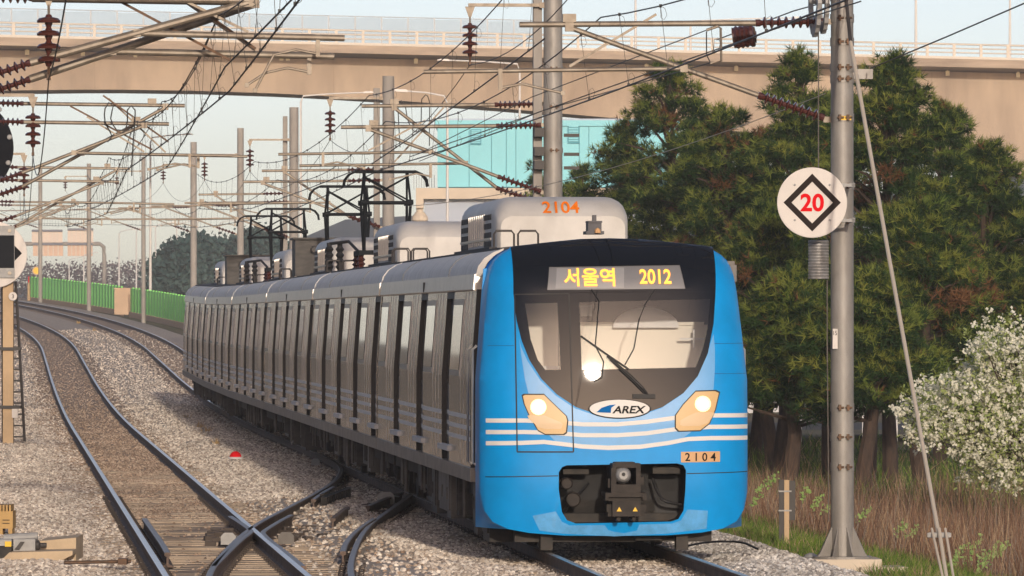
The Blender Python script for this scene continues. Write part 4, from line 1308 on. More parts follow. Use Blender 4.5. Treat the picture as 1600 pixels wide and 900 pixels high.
# --- wires
def sagline(a, b, sag, n=14):
    return [a.lerp(b, i/n)-Vector((0, 0, 4*sag*(i/n)*(1-i/n))) for i in range(n+1)]
def overhead(name_label, lat, Ys, stag, hc=5.43, hm=6.33, sag=.42, rc=.0105, drops=True, lift=None):
    """contact wire + messenger with droppers"""
    t = thing('overhead_line', name_label, 'wires', tp(Ys[0], lat), 0, 'overhead lines of the tracks')
    o = Vector(t.location)
    cm, mm = MB(), MB()
    for i in range(len(Ys)-1):
        s0 = stag*(1 if i % 2 else -1); s1 = -s0
        l0 = lift[i] if lift else 0; l1 = lift[i+1] if lift else 0
        a, b = tp(Ys[i], lat+s0, hc+l0)-o, tp(Ys[i+1], lat+s1, hc+l1)-o
        ma, mb_ = tp(Ys[i], lat+s0*.4, hm+l0)-o, tp(Ys[i+1], lat+s1*.4, hm+l1)-o
        cl, ml = sagline(a, b, .03), sagline(ma, mb_, sag)
        cm.path(cl, rc, 5, caps=False); mm.path(ml, rc*.85, 5, caps=False)
        if drops and Ys[i] < 300:
            nd = max(4, int((Ys[i+1]-Ys[i])/4.6))
            for k in range(nd):
                u = (k+.5)/nd*14; j = int(u); f = u-j
                p = ml[j].lerp(ml[j+1], f); q = cl[j].lerp(cl[j+1], f)
                if p.z-q.z < .06: continue
                d = MB(); d.tube(p, q, .0042, 4, caps=False)
                d.box(p, (.03, .06, .035)); d.box(q+Vector((0, 0, .01)), (.03, .05, .035))
                if Ys[i] < 130:
                    for (e, sg_) in ((p, -1), (q, 1)):
                        d.path([e+Vector((0, 0, 0)), e+Vector((.05, 0, sg_*.03)), e+Vector((.07, 0, sg_*.10)), e+Vector((.04, 0, sg_*.15)), e+Vector((.005, 0, sg_*.13)), e+Vector((0, 0, sg_*.02))], .0035, 4, caps=False)
                d.build('dropper', WIRE, t, recalc=False)
    cm.build('contact_wire', WIRE, t, recalc=False); mm.build('messenger_wire', WIRE, t, recalc=False)
    return t
YS = [28, 75, 114.6, 163.7, 217, 266, 315, 360, 405, 443, 470]
overhead('overhead line above the train track, touched by the pantographs', 0, YS, .2)
overhead('overhead line above the empty left track', LEFT, YS, .22)
overhead('second overhead line sloping in beside the left track line', LEFT+.35, [30, 75, 114.6, 163.7, 217], -.18, hc=5.47, hm=6.65, lift=[.5, .25, .03, .25, .6])
overhead('second overhead line sloping in above the train', -.45, [75, 114.6, 163.7, 217], .15, hc=5.47, hm=6.7, lift=[.6, .1, .1, .6])
def wire(label, pts, r=.008, m=WIRE, group=None, name='wire'):
    mb = MB(); o = Vector(pts[0]); mb.path([Vector(p)-o for p in pts], r, 5, caps=False)
    w = mb.build(name, m, recalc=False, loc=o); tag(w, label, 'wire', group); return w
fpts = [P(1010, -150, 80)]
for i in range(len(FE)-1): fpts += sagline(FE[i], FE[i+1], .9)[(0 if i == 0 else 1):]
wire('sagging feeder wire hung from the brown disc strings', sagline(P(1000, -160, 80), FE[0], .5)[:-1] + fpts[1:], .0085)
wire('sagging feeder wire of the left track masts', sagline(tp(30, LEFT-1.9, 6.4), LP[0], .4)[:-1] + sagline(LP[0], LP[1], .7)[:-1] + sagline(LP[1], LP[2], .9)[:-1] + sagline(LP[2], tp(217, LEFT-1.9, 6.6), .9), .0085)
wire('dark stay wire leaving the big pole to the upper right', [P(1360, 107, 75), P(1480, 57, 70), P(1640, -12, 64)], .009)
wire('thin green telephone wire crossing in front of the pines', sagline(P(640, 322, 114), P(1290, 146, 75), .25), .006, WIREL)
wire('black wire passing behind the big pole top', [P(1120, 62, 84), P(1240, 17, 79), P(1345, -12, 74), P(1420, -40, 70)], .009)
wire('lower black wire running under the brown insulator barrel', [P(640, 245, 110), P(800, 190, 93), P(1020, 112, 80), P(1240, 35, 71), P(1345, 2, 67.5)], .0085)
for pts, lab in (([P(655, 240, 112), P(830, 152, 90), P(1104, 47, 74)], 'upper wire ending at the small insulator frame'), ([P(655, 252, 112), P(850, 172, 90), P(1110, 98, 74)], 'lower wire ending at the small insulator frame')):
    wire(lab, pts, .007)
# bail between those two wire ends
bl = thing('insulator_frame', 'small pale frame joining two wire ends above the pines', 'fitting', P(1116, 72, 74))
mb = MB(); c = Vector(bl.location); mb.path([P(1104, 47, 74)-c, P(1122, 41, 74)-c, P(1126, 44, 74)-c, P(1127, 95, 74)-c, P(1110, 99, 74)-c], .017, 6); mb.build('frame', TUBE, bl)
mb = MB(); mb.path([P(1104, 49, 74)-c, P(1104, 85, 74)-c, P(1110, 98, 74)-c], .008, 5); mb.build('jumper', WIRE, bl)
# barrel insulator
bi = thing('barrel_insulator', 'brown ribbed barrel insulator hanging left of the big pole', 'insulator', P(1161, 57, 76))
mb = MB(); mb.lathe((-.13, .02, -.02), (1, -.1, .15), [(0, .06), (.01, .13)] + [(.03+.028*k, .145 if k % 2 else .125) for k in range(8)] + [(.26, .145), (.275, .12), (.28, .05), (.30, .04)], 18); mb.build('ribbed_body', INSUL, bi, smooth=False)
mb = MB(); mb.lathe((.14, -.005, .02), (1, -.1, .15), [(0, .10), (.012, .10), (.02, .03)], 14); mb.build('end_cap', RUSTY, bi)
# looping jumpers by the cantilevers
def jumper(label, pts, Y, r=.013):
    wire(label, catmull([P(x, y, Y) for x, y in pts], .08), r, WIRE, 'looped jumper cables', 'jumper_cable')
jumper('looped black jumper cable left of the upper left cantilever end', [(168, 222), (175, 213), (164, 190), (164, 170), (170, 160), (177, 166), (173, 185), (182, 203), (194, 204), (199, 190), (199, 172), (205, 165), (211, 172), (210, 200), (207, 240), (206, 275)], 114)
jumper('looped black jumper cable right of the twin masted pole', [(625, 230), (622, 165), (627, 157), (633, 165), (638, 190), (648, 206), (657, 198), (659, 155), (665, 148), (671, 158), (671, 195), (671, 228)], 150)
# ================================================================ BACKGROUND: bridge, teal building, fence, lamps, gantry
BY = 450.0
k_ = BY/F
def bx(px): return (px-800)*k_
def bz(py): return CAMZ+(497-py)*k_
def rail_y(px): return 38+.0228*px
SOFP = [(-900, 330), (-500, 225), (-250, 165), (0, 141), (150, 139), (300, 141), (450, 146), (600, 155), (800, 170), (960, 184), (1200, 210), (1400, 240), (1540, 263), (1700, 292), (1900, 335), (2100, 360), (2400, 330), (2700, 270)]
def sof_y(px): return float(np.interp(px, [a for a, b in SOFP], [b for a, b in SOFP]))
br = thing('overpass_bridge', 'long haunched concrete road bridge crossing behind the whole scene', 'bridge', (0, BY, 0))
X0, X1 = -900, 2700
pxs = list(range(X0, X1+1, 60))
mb = MB()
mb.loft([[Vector((bx(p), 0, bz(rail_y(p)+40))), Vector((bx(p), 9, bz(rail_y(p)+40))), Vector((bx(p), 8.3, bz(sof_y(p)))), Vector((bx(p), .7, bz(sof_y(p))))] for p in pxs])
mb.build('girder', CONC, br)
mb = MB()
mb.loft([[Vector((bx(p), -3.2, bz(rail_y(p)+22))), Vector((bx(p), 11, bz(rail_y(p)+22))), Vector((bx(p), 11, bz(rail_y(p)+35))), Vector((bx(p), 9.2, bz(rail_y(p)+38))), Vector((bx(p), .05, bz(rail_y(p)+38))), Vector((bx(p), -3.2, bz(rail_y(p)+35.5)))] for p in pxs])
sb = mb.build('deck_slab', CONC2, br)
mb = MB()
mb.loft([[Vector((bx(p), -3.25, bz(rail_y(p)+19))), Vector((bx(p), -2.8, bz(rail_y(p)+19))), Vector((bx(p), -2.8, bz(rail_y(p)+23))), Vector((bx(p), -3.25, bz(rail_y(p)+23)))] for p in pxs])
mb.build('kerb', RAILW, br)
for dy_ in (0, 6.5, 13):
    mb = MB(); mb.path([(bx(p), -3.05, bz(rail_y(p)+dy_)) for p in pxs], .07 if dy_ == 0 else .05, 6); mb.build('hand_rail', RAILW, br)
pm = MB(); pm.bbox((-.10, -.10, 0), (.10, .10, 22*k_)); post0 = None
px = -140
while px < 1760:
    loc = (bx(px), -3.05, bz(rail_y(px)+22))
    if post0 is None: post0 = pm.build('railing_post', RAILW, br, loc=loc)
    else: copy_child(post0, br, loc)
    px += 41.7
fm = MB(); fm.bbox((-.05, -.05, 0), (.05, .05, 2.7)); fp0 = None; px = -170
while px < 860:
    loc = (bx(px), 10.6, bz(rail_y(px)+22)+.0)
    if fp0 is None: fp0 = fm.build('fence_post', FENCEM, br, loc=loc)
    else: copy_child(fp0, br, loc)
    px += 42.3
mb = MB(); mb.path([(bx(p), 10.6, bz(rail_y(p)+22)+2.68) for p in range(-180, 861, 60)], .035, 5); mb.path([(bx(p), 10.6, bz(rail_y(p)+22)+1.4) for p in range(-180, 861, 60)], .03, 5); mb.build('fence_rail', FENCEM, br)
gm = bpy.data.materials.new('screen_panel'); gm.use_nodes = True
_n = gm.node_tree; _b = _n.nodes['Principled BSDF']; _b.inputs['Base Color'].default_value = (.34, .40, .46, 1); _b.inputs['Roughness'].default_value = .7; _b.inputs['Specular IOR Level'].default_value = .1
_t = _n.nodes.new('ShaderNodeBsdfTransparent'); _m = _n.nodes.new('ShaderNodeMixShader'); _m.inputs[0].default_value = .75
_n.links.new(_b.outputs[0], _m.inputs[1]); _n.links.new(_t.outputs[0], _m.inputs[2]); _n.links.new(_m.outputs[0], _n.nodes['Material Output'].inputs[0])
for i in range(12):
    p0 = -170+i*84.6; mb = MB(); mb.bbox((bx(p0)+.06, 10.58, bz(rail_y(p0)+22)+.1), (bx(p0+84.6)-.06, 10.62, bz(rail_y(p0)+22)+2.55)); mb.build('screen', gm, br)
for px in (43, 130, 212, 440, 450, 650, 840, 1010, 1150, 1480, 1590):
    mb = MB(); mb.box((bx(px), -.45, bz(rail_y(px)+43)), (.28, .3, .36)); mb.box((bx(px), -.45, bz(rail_y(px)+40)), (.06, .06, .3)); mb.build('under_light', mat('under_light', (.80, .72, .50), .5), br)
mb = MB()
for pxx in (-760, 2120): mb.bbox((bx(pxx)-3, 1.2, -5), (bx(pxx)+3, 8, bz(345)))
mb.build('pier', CONC, br)
CJ = mat('cast_joint', (.36, .28, .21), .9)
# faint rib joints on the girder face
for px in range(-40, 1700, 187):
    mb = MB(); zt_, zb_ = bz(rail_y(px)+41), bz(sof_y(px))
    mb.add([(bx(px)-.035, -.006, zt_), (bx(px)+.035, -.006, zt_), (bx(px)+.035, .694, zb_), (bx(px)-.035, .694, zb_), (bx(px)-.035, .2, zt_), (bx(px)+.035, .2, zt_), (bx(px)+.035, .9, zb_), (bx(px)-.035, .9, zb_)], [(0, 1, 2, 3), (0, 4, 5, 1), (1, 5, 6, 2), (3, 2, 6, 7), (0, 3, 7, 4)])
    mb.build('cast_joint', CJ, br)

def lamp_post(label, px, ptop, Y, side=-1, arm=1.8, base=None, r=.09, group='pale street lamps', deck=None, head=True):
    top = P(px, ptop, Y); b = base if base is not None else E(Y)-.6
    t = thing('lamp_post', label, 'lamp post', (top.x, Y, b), 0, group)
    H = top.z-b
    mb = MB(); mb.path([(0, 0, 0), (0, 0, H*.97), (side*.15, 0, H), (side*arm*.5, 0, H+.16), (side*arm, 0, H+.24)], r, 8, radii=[r, r*.6, r*.5, r*.42, r*.4]); mb.build('post', LAMPW, t, smooth=True)
    if head:
        mb = MB(); mb.prism([(0, -.04), (.75, .0), (.80, .05), (.55, .11), (.1, .10), (0, .05)], -.14, .14, lambda u, v, d: (side*(arm-.1+u), d, H+.22+v)); mb.build('lamp_head', WHITE, t)
    return t
dk = lambda px: bz(rail_y(px)+22)
lamp_post('lamp post on the bridge deck left of the top tube', 993, -40, BY+5, -1, 2, dk(993), .11)
lamp_post('lamp post on the bridge deck with its arm over the pines', 1079, 33, BY+6, 1, 7.5, dk(1079), .11)
lamp_post('tall lamp post on the bridge just right of the big pole', 1431, -60, BY+6, 1, 2, dk(1431), .12)
lamp_post('lamp post on the bridge at the right edge', 1578, -30, BY+6, -1, 2, dk(1578), .11)
lamp_post('lamp post with long arm ending above the twin masted pole', 470, 150, 430, 1, 4.4, None, .12)
lamp_post('lamp post standing in front of the teal building', 699, 150, 300, -1, 2.0, None, .10)
lamp_post('lamp post whose head shows left of the thick round pole', 812, 100, 400, -1, 4.6, None, .12)
lamp_post('pale lamp post rising between the two leaning wires, tallest of its row', 235, 215, 480, 1, 2.6, None, .12)
for i, (px, pt, Y) in enumerate(((108, 405, 620), (131, 398, 610), (186, 362, 600), (213, 358, 590), (243, 352, 585), (276, 350, 580), (309, 345, 575), (343, 348, 570))):
    w = ['first', 'second', 'third', 'fourth', 'fifth', 'sixth', 'seventh', 'eighth'][i]
    lamp_post('%s thin distant lamp post counted from the gantry sign rightwards' % w, px, pt, Y, 1, 1.4, None, .10, head=i > 1)

# --- gantry sign over the far road
gs = thing('gantry_sign', 'pale orange road sign boards on a curved arm gantry', 'road sign', P(163, 470, 620))
g0 = Vector(gs.location)
mb = MB(); mb.path([Vector((0, 0, -4)), P(163, 400, 620)-g0, P(162, 386, 620)-g0, P(156, 381, 620)-g0, P(30, 381, 620)-g0], .22, 8); mb.build('arm', POLEF, gs)
SB = mat('sign_board', (.62, .44, .33), .6, var=.05, scale=1); SB2 = mat('sign_board_pale', (.66, .56, .48), .6)
for (a, b, c, d, m) in ((52, 383, 99, 400, SB), (106, 383, 145, 400, SB), (50, 362, 98, 379, SB2), (106, 360, 146, 379, SB2)):
    mb = MB(); p0 = P(a, d, 620)-g0; p1 = P(b if False else c, b, 620)-g0; mb.bbox((p0.x, -.3, p0.z), (p1.x, -.22, p1.z)); o = mb.build('board', m, gs)
    mb = MB()
    for i in range(1, 6): x = p0.x+(p1.x-p0.x)*i/6; mb.bbox((x-.04, -.34, p0.z), (x+.04, -.305, p1.z))
    mb.build('board_ribs', RAILW, o)
    mb = MB(); mb.bbox((p0.x, -.5, p1.z), (p1.x, -.2, p1.z+.2)); mb.build('board_hood', SOFF, o)
ys = thing('round_sign', 'small round orange sign above the left end of the green fence', 'sign', P(57, 455, 480))
mb = MB(); y0 = Vector(ys.location); c = P(57, 423, 480)-y0; mb.lathe(c+Vector((0, .02, 0)), (0, -1, 0), [(0, .33), (.03, .33)], 20); mb.build('face', PEACH, ys)
mb = MB(); mb.lathe(c, (0, -1, 0), [(0, .24), (.02, .24)], 20); mb.build('inner_face', YELLOW, ys)
mb = MB(); mb.bbox((c.x-.03, .03, -2), (c.x+.03, .09, c.z)); mb.build('post', LGREY, ys)
os_ = thing('orange_marker', 'short orange marker post at the end of the green fence', 'marker post', P(45, 457, 470))
mb = MB(); mb.path([(0, 0, -.6), (0, 0, .55), (0, 0, .75)], .12, 8, radii=[.12, .11, .06]); mb.build('body', TAN, os_); mb = MB(); mb.tube((0, 0, .75), (0, 0, 1.2), .05, 6); mb.build('tip', REDM, os_)

# --- green fence beside the line
gf = thing('green_fence', 'bright green ribbed panel fence beside the far curve', 'fence', tp(335, 5.0, -.3))
gfo = Vector(gf.location)
def fence_pt(Y): return tp(Y, 5.0, -.28)
panel_src = None; bpost = None; base_src = None
Y = 333.0
while Y < 470:
    a = fence_pt(Y); b = fence_pt(Y+2.2)
    if not (396 < Y < 403):
        if panel_src is None:
            mb = MB(); n = 14
            for i in range(n):
                x0 = -1.1+2.2*i/n; mb.bbox((x0+.01, -.02, .12), (x0+2.2/n-.01, .02 if i % 2 else .05, 1.55))
            mb.bbox((-1.1, -.03, 1.52), (1.1, .06, 1.60)); mb.bbox((-1.1, -.03, .10), (1.1, .06, .17))
            panel_src = mb.build('fence_panel', GREENF, gf); o = panel_src
            mb = MB(); mb.bbox((-.04, -.05, 0), (.04, .05, 1.66)); bpost = mb.build('fence_post', GREENF, gf); p = bpost
            mb = MB(); mb.bbox((-1.1, -.12, -.6), (1.1, .12, .10)); base_src = mb.build('fence_base', PEACH, gf); q = base_src
        else:
            o = copy_child(panel_src, gf); p = copy_child(bpost, gf); q = copy_child(base_src, gf)
        ang = math.atan2(b.y-a.y, b.x-a.x)
        for z in (o, q):
            z.location = (a+b)/2-gfo; z.rotation_euler = (0, 0, ang+math.pi)
        p.location = a-gfo; p.rotation_euler = (0, 0, ang+math.pi)
    Y += 2.2
mb = MB(); c = fence_pt(339); mb.box(c-gfo+Vector((-.15, -.4, .9)), (.06, .3, .45)); mb.build('fence_plaque', mat('plaque_blue', (.08, .2, .35), .5), gf)
cb = thing('trackside_block', 'peach coloured concrete block standing in the green fence gap', 'concrete block', tp(399, 4.8, -.4))
mb = MB(); mb.prism([(-.62, 0), (.62, 0), (.62, 1.55), (.55, 1.62), (-.55, 1.62), (-.62, 1.55)], -.5, .5, lambda u, v, d: (u, d, v)); mb.build('body', PEACH, cb); mb = MB(); mb.bbox((-.66, -.54, 1.62), (.66, .54, 1.70)); mb.build('cap', PEACH, cb)

# --- teal building
tb = thing('teal_building', 'boxy building clad in teal panels standing left of the pines', 'building', P(820, 497, 330))
t0 = Vector(tb.location)
def tbx(mb, a, b, c, d, y0, y1):
    p0 = P(a, d, 330)-t0; p1 = P(c, b, 330)-t0; mb.bbox((p0.x, y0, p0.z), (p1.x, y1, p1.z))
cuts = [683, 733, 768, 791, 806, 844, 905, 920, 962, 1010, 1060]
for i in range(len(cuts)-1):
    mb = MB(); tbx(mb, cuts[i]+.5, 197, cuts[i+1]-.5, 292, 0, .12); mb.build('cladding_panel', TEAL, tb)
mb = MB(); tbx(mb, 684, 193, 1060, 293, .09, 14); mb.build('wall', TEALD, tb)
mb = MB(); tbx(mb, 680, 188, 1062, 197, -.15, 14.2); mb.build('fascia', TEAL, tb)
mb = MB(); tbx(mb, 694, 185, 1050, 188.5, .4, 13); mb.build('roof', GREYB, tb)
for (a, b, c, d) in ((735, 202, 752, 226), (887, 195, 905, 224)):
    mb = MB(); tbx(mb, a, b, c, d, -.10, .05); w = mb.build('louvre', TEALD, tb)
    for j in range(7):
        mb = MB(); yy = b+1.5+(d-b-3)*j/7; tbx(mb, a+1.5, yy, c-1.5, yy+2.2, -.16, -.10); mb.build('louvre_blade', TEAL, w)
mb = MB(); tbx(mb, 650, 294, 1060, 311, -.5, 14.5); tbx(mb, 650, 311, 662, 325, -.5, .6); mb.build('beam', BEIGE, tb)
mb = MB(); tbx(mb, 663, 311, 1060, 520, .3, 13); mb.build('lower_wall', GREYB, tb)
mb = MB(); p0 = P(656, 325, 330)-t0; mb.path([p0, p0+Vector((0, 0, -8))], .2, 10); mb.lathe(p0+Vector((0, 0, -.2)), (0, 0, -1), [(0, .22), (.25, .42), (.45, .45), (.5, .38), (.8, .3)], 14); mb.build('down_pipe', BEIGE, tb)
for j in range(9):
    mb = MB(); tbx(mb, 645+4*j, 272, 645.8+4*j, 294, 3, 3.1); mb.build('roof_baluster', LGREY, tb)

# --- far hills
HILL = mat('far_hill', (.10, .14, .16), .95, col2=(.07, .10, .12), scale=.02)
mb = MB(); HY = 1020; prof = [(-900, 470), (-300, 455), (0, 450), (250, 440), (380, 415), (470, 372), (540, 345), (620, 338), (720, 330), (900, 340), (1100, 350), (1300, 320), (1450, 282), (1560, 268), (1700, 262), (1900, 285), (2300, 360), (2900, 450)]
pts = catmull([P(x, y, HY) for x, y in prof], 8)
n = len(pts); vs = []
for i, p in enumerate(pts):
    w = 1+.012*math.sin(i*1.7)+.008*math.sin(i*4.1)
    h = max(.5, p.z-2)
    vs += [(p.x, HY-160, 2), (p.x, HY-70, 2+h*.55*w), (p.x, HY, 2+h*w), (p.x, HY+100, -1)]
fs = [(i*4+k, i*4+k+1, (i+1)*4+k+1, (i+1)*4+k) for i in range(n-1) for k in range(3)]
mb.add(vs, fs); struct(mb.build('hills', HILL, smooth=True))

# ================================================================ TRACKSIDE THINGS
# signal mast at the left edge
sm = thing('signal_mast', 'tan signal mast with ladder, black disc and white arrow plate at the left edge', 'signal', P(13, 702, 140))
s0 = Vector(sm.location)
def SP(px, py, dy=0): return P(px, py, 140)-s0+Vector((0, dy, 0))
mb = MB(); a = SP(13, 705); mb.bbox((a.x-.115, -.11, a.z-.5), (a.x+.115, .11, SP(13, 395).z)); mb.build('mast', TAN, sm)
mb = MB(); a2 = SP(-30, 400); mb.bbox((a2.x-.1, -.1, a2.z), (a2.x+.1, .1, SP(-30, 150).z)); mb.bbox((a2.x, -.08, a2.z), (a.x, .08, a2.z+.16)); mb.build('upper_mast', IRON, sm)
mb = MB(); top_l = SP(27, 300); 
mb.tube(SP(24, 440, .1), SP(38, 690, .1), .035, 6); mb.tube(SP(3, 440, .1), SP(4, 690, .1), .03, 6); ld = mb.build('ladder', IRON, sm)
for i in range(14):
    mb = MB(); y = 455+i*17.5; mb.tube(SP(3, y, .1), SP(24+14*(y-440)/250, y, .1), .018, 6); mb.build('rung', IRON, ld)
c = SP(-57, 232, -.3); mb = MB(); mb.lathe(c, (0, -1, 0), [(0, 1.10), (.02, 1.15), (.06, 1.15), (.08, 1.08), (.05, .3)], 48); bd_ = mb.build('black_disc', mat('signal_black', (.008, .009, .012), .9, spec=.1), sm)
for (px, py) in ((4, 172), (20, 215), (18, 255)): 
    mb = MB(); mb.lathe(SP(px-3, py, -.38), (0, -1, 0), [(0, .06), (.03, .05), (.04, .02)], 10); mb.build('disc_bolt', LGREY, bd_)
mb = MB(); mb.tube(SP(-57, 232, -.2), SP(-30, 232, 0), .06, 8); mb.tube(SP(-8, 395, -.2), SP(13, 395, 0), .06, 8); mb.build('stand_off', IRON, sm)
c = SP(-8, 398, -.25); mb = MB(); mb.lathe(c, (0, -1, 0), [(0, .735), (.01, .745), (.03, .745), (.04, .735)], 48); ap = mb.build('arrow_plate', SIGNW, sm)
mb = MB(); p0, p1 = SP(-36, 434, -.3), SP(24.5, 353, -.3); mb.bbox((p0.x, -.36, p0.z), (p1.x, -.291, p1.z)); bxp = mb.build('lamp_box', LGREY, ap)
mb = MB(); p0, p1 = SP(-36, 419, -.3), SP(24, 368, -.3); mb.bbox((p0.x, -.366, p0.z), (p1.x, -.361, p1.z)); mb.build('lamp_window', mat('lamp_window', (.008, .010, .014), .7, spec=.15), ap)
mb = MB(); q = [SP(24.5, 384), SP(36, 396), SP(24.5, 408)]; mb.prism([(v.x, v.z) for v in q], -.297, -.291, lambda u, v, d: (u, d, v)); mb.build('arrow_head', INK, ap)
for py in (361, 427):
    mb = MB(); mb.lathe(SP(17, py, -.361), (0, -1, 0), [(0, .045), (.02, .04), (.025, .015)], 10); mb.build('screw', BEIGE, ap)
c = SP(21, 463, -.16); mb = MB(); mb.lathe(c, (0, -1, 0), [(0, .095), (.015, .095)], 24); nt_ = mb.build('number_disc', SIGNW, sm)
text_obj('disc_number', '3', .13, INK, nt_, lambda u, v: (c.x+u, c.y-.019, c.z+v))
for py in (545, 636): 
    mb = MB(); p = SP(12, py); mb.box((p.x+.05, 0, p.z), (.50, .32, .07)); mb.build('clamp', IRON, sm)
mb = MB(); p = SP(24, 645, -.1); mb.box(p, (.13, .1, .22)); mb.build('junction_box', SIGNW, sm)
# point machine and yellow box, bottom left
pm_ = thing('point_machine', 'grey point machine on tan concrete slabs in the bottom left corner', 'point machine', gp(40, 880, -.15))
p0 = Vector(pm_.location)
def GP(px, py, h=-.1): return gp(px, py, h)-p0
YM = p0.y
def MPt(px, py, dy=0): return P(px, py, YM)-p0+Vector((0, dy, 0))
def mbx(px0, py0, px1, py1, y0, y1, name, m, par=pm_):
    mb = MB(); a = MPt(px0, py1); b = MPt(px1, py0); mb.bbox((a.x, y0, a.z), (b.x, y1, b.z)); return mb.build(name, m, par)
CS = mat('tan_slab', (.54, .42, .28), .85, var=.1, scale=4)
mb = MB(); a, b = MPt(60, 864, .3), MPt(117, 841, .3); mb.prism([(a.x, a.z-.15), (b.x, a.z-.15), (b.x, b.z), (a.x, b.z-.04)], .2, 1.4, lambda u, v, d: (u, d, v)); mb.build('slab', CS, pm_)
mb = MB(); a, b = MPt(-20, 885), MPt(118, 858); mb.prism([(a.x, a.z-.1), (b.x-.5, a.z-.1), (b.x, b.z-.05), (b.x, b.z), (a.x+.3, b.z-.02)], -.5, .15, lambda u, v, d: (u, d, v)); mb.build('slab', CS, pm_)
mbx(22, 842, 56, 862, -.1, .25, 'motor_case', LGREY)
mb = MB(); a = MPt(5, 841, .1); b = MPt(58, 838, .1); mb.tube(a, b, .045, 10); mb.build('motor_tube', LGREY, pm_)
mb = MB(); a = MPt(24, 858); b = MPt(40, 846); mb.prism([(a.x, a.z), (a.x+.06, a.z), (b.x, b.z), (b.x-.05, b.z)], -.14, -.1, lambda u, v, d: (u, d, v)); mb.build('linkage', IRON, pm_)
mbx(-20, 842, 20, 852, -.2, .2, 'case_lid', LGREY); mbx(10, 845, 20, 853, -.22, -.2, 'yellow_label', YELLOW)
mbx(-20, 853, 21, 886, -.35, .1, 'dark_drum', GRIME)
mb = MB(); a = MPt(61, 852); mb.lathe((a.x-.03, -.02, a.z), (1, 0, 0), [(0, .06), (.03, .06), (.05, .03), (.12, .03)], 12); mb.build('plug', IRON, pm_)
yb = thing('yellow_cabinet', 'yellow trackside box with ribbed lid in the bottom left corner', 'box', gp(5, 838, -.1))
p0y = Vector(yb.location)
def mby(px0, py0, px1, py1, y0, y1, name, m):
    mb = MB(); a = P(px0, py1, p0y.y)-p0y; b = P(px1, py0, p0y.y)-p0y; mb.bbox((a.x, y0, a.z), (b.x, y1, b.z)); return mb.build(name, m, yb)
YB = mat('yellow_box', (.50, .32, .12), .7, var=.12, scale=4)
mby(-30, 799, 20, 826, 0, .5, 'body', YB); mby(-30, 826, 4, 840, 0, .4, 'foot', YB); mby(13, 826, 19, 840, 0, .4, 'foot', YB)
for i in range(9): mby(-26+i*5, 789, -23+i*5, 799, .0, .5, 'lid_rib', YB)
for yy in (812, 817): mby(4, yy, 15, yy+1.2, -.01, .0, 'slot', GRIME)
# red and white marker dome between the tracks
rd = thing('marker_dome', 'small red marker dome on the ballast between the tracks', 'marker', gp(368, 717, -.03))
mb = MB(); mb.lathe((0, 0, 0), (0, 0, 1), [(0, .14), (.03, .15), (.04, .12)], 18); mb.build('base', WHITE, rd); mb = MB(); mb.lathe((0, 0, .03), (0, 0, 1), [(0, .12), (.05, .11), (.09, .08), (.115, .04), (.12, .005)], 18); mb.build('cap', REDM, rd, smooth=True)
# marker post by the big pole
mp = thing('wooden_marker', 'brown wooden marker post with black side plate near the big pole', 'marker post', P(1225, 850, 84))
for (dx, m, nm) in ((-.035, IRON, 'post_half'), (.035, TAN, 'post_half')):
    mb = MB(); mb.bbox((dx-.033, -.04, -.4), (dx+.033, .04, .86)); mb.build(nm, m, mp)
mb = MB(); mb.bbox((.07, -.02, .32), (.15, .02, .85)); mb.build('plate', IRON, mp); mb = MB(); mb.bbox((-.075, -.045, .70), (.10, .045, .72)); mb.build('strap', LGREY, mp); mb = MB(); mb.bbox((-.075, -.045, .44), (.10, .045, .46)); mb.build('strap', LGREY, mp)
# small things on the right shoulder
w = wire('thin black cable lying on the white gravel right of the train', catmull([P(1075, 853, 74), P(1100, 848, 74.4), P(1130, 846, 74.6), P(1160, 848, 74.4), P(1184, 858, 73.8)], .1), .014, BLACK, None, 'cable')
ds = tag((lambda mb: mb.lathe((0, 0, 0), (0, 0, 1), [(0, .10), (.05, .10), (.09, .07), (.11, .02)], 14).build('grey_cap', LGREY, smooth=True, loc=P(1267, 878, 76)))(MB()), 'small dark grey cap on the gravel left of the big pole base', 'cap')
# far road with a guard rail and a van behind the pines
rw = struct((lambda mb: mb.add([P(1000, 497, 178)*1, P(1900, 497, 178), P(1900, 497, 190), P(1000, 497, 190)], [(0, 1, 2, 3)]).build('road', mat('asphalt', (.06, .06, .062), .9)))(MB()))
for v in rw.data.vertices: v.co.z = E(180)-.55
gr = thing('guard_rail', 'pale guard rail showing between the pine trunks', 'guard rail', P(1400, 590, 176))
r0 = Vector(gr.location)
for py in (575, 588): 
    mb = MB(); a = P(1150, py, 176)-r0; b = P(1700, py-8, 176)-r0; mb.prism([(0, 0), (.03, .06), (0, .12), (-.03, .06)], 0, 1, lambda u, v, d: (a.x+(b.x-a.x)*d, u, a.z+(b.z-a.z)*d+v)); mb.build('beam', LAMPW, gr)
for i in range(12):
    mb = MB(); x = P(1150+i*50, 590, 176).x-r0.x; mb.bbox((x-.05, .03, -1.8), (x+.05, .12, .28)); mb.build('post', LAMPW, gr)
vn = thing('white_van', 'white van with yellow bumper glimpsed between the pine trunks', 'van', P(1242, 610, 184))
mb = MB(); mb.prism([(-1.0, .35), (1.0, .35), (1.0, 1.2), (.92, 2.0), (-.92, 2.0), (-1.0, 1.2)], 0, 4.6, lambda u, v, d: (u, d, v)); mb.build('body', WHITE, vn)
mb = MB(); mb.prism([(-.85, 1.2), (.85, 1.2), (.78, 1.85), (-.78, 1.85)], -.02, .05, lambda u, v, d: (u, d, v)); mb.build('windscreen', WINM, vn)
mb = MB(); mb.bbox((-.95, -.12, .30), (.95, .05, .60)); mb.build('bumper', YELLOW, vn)
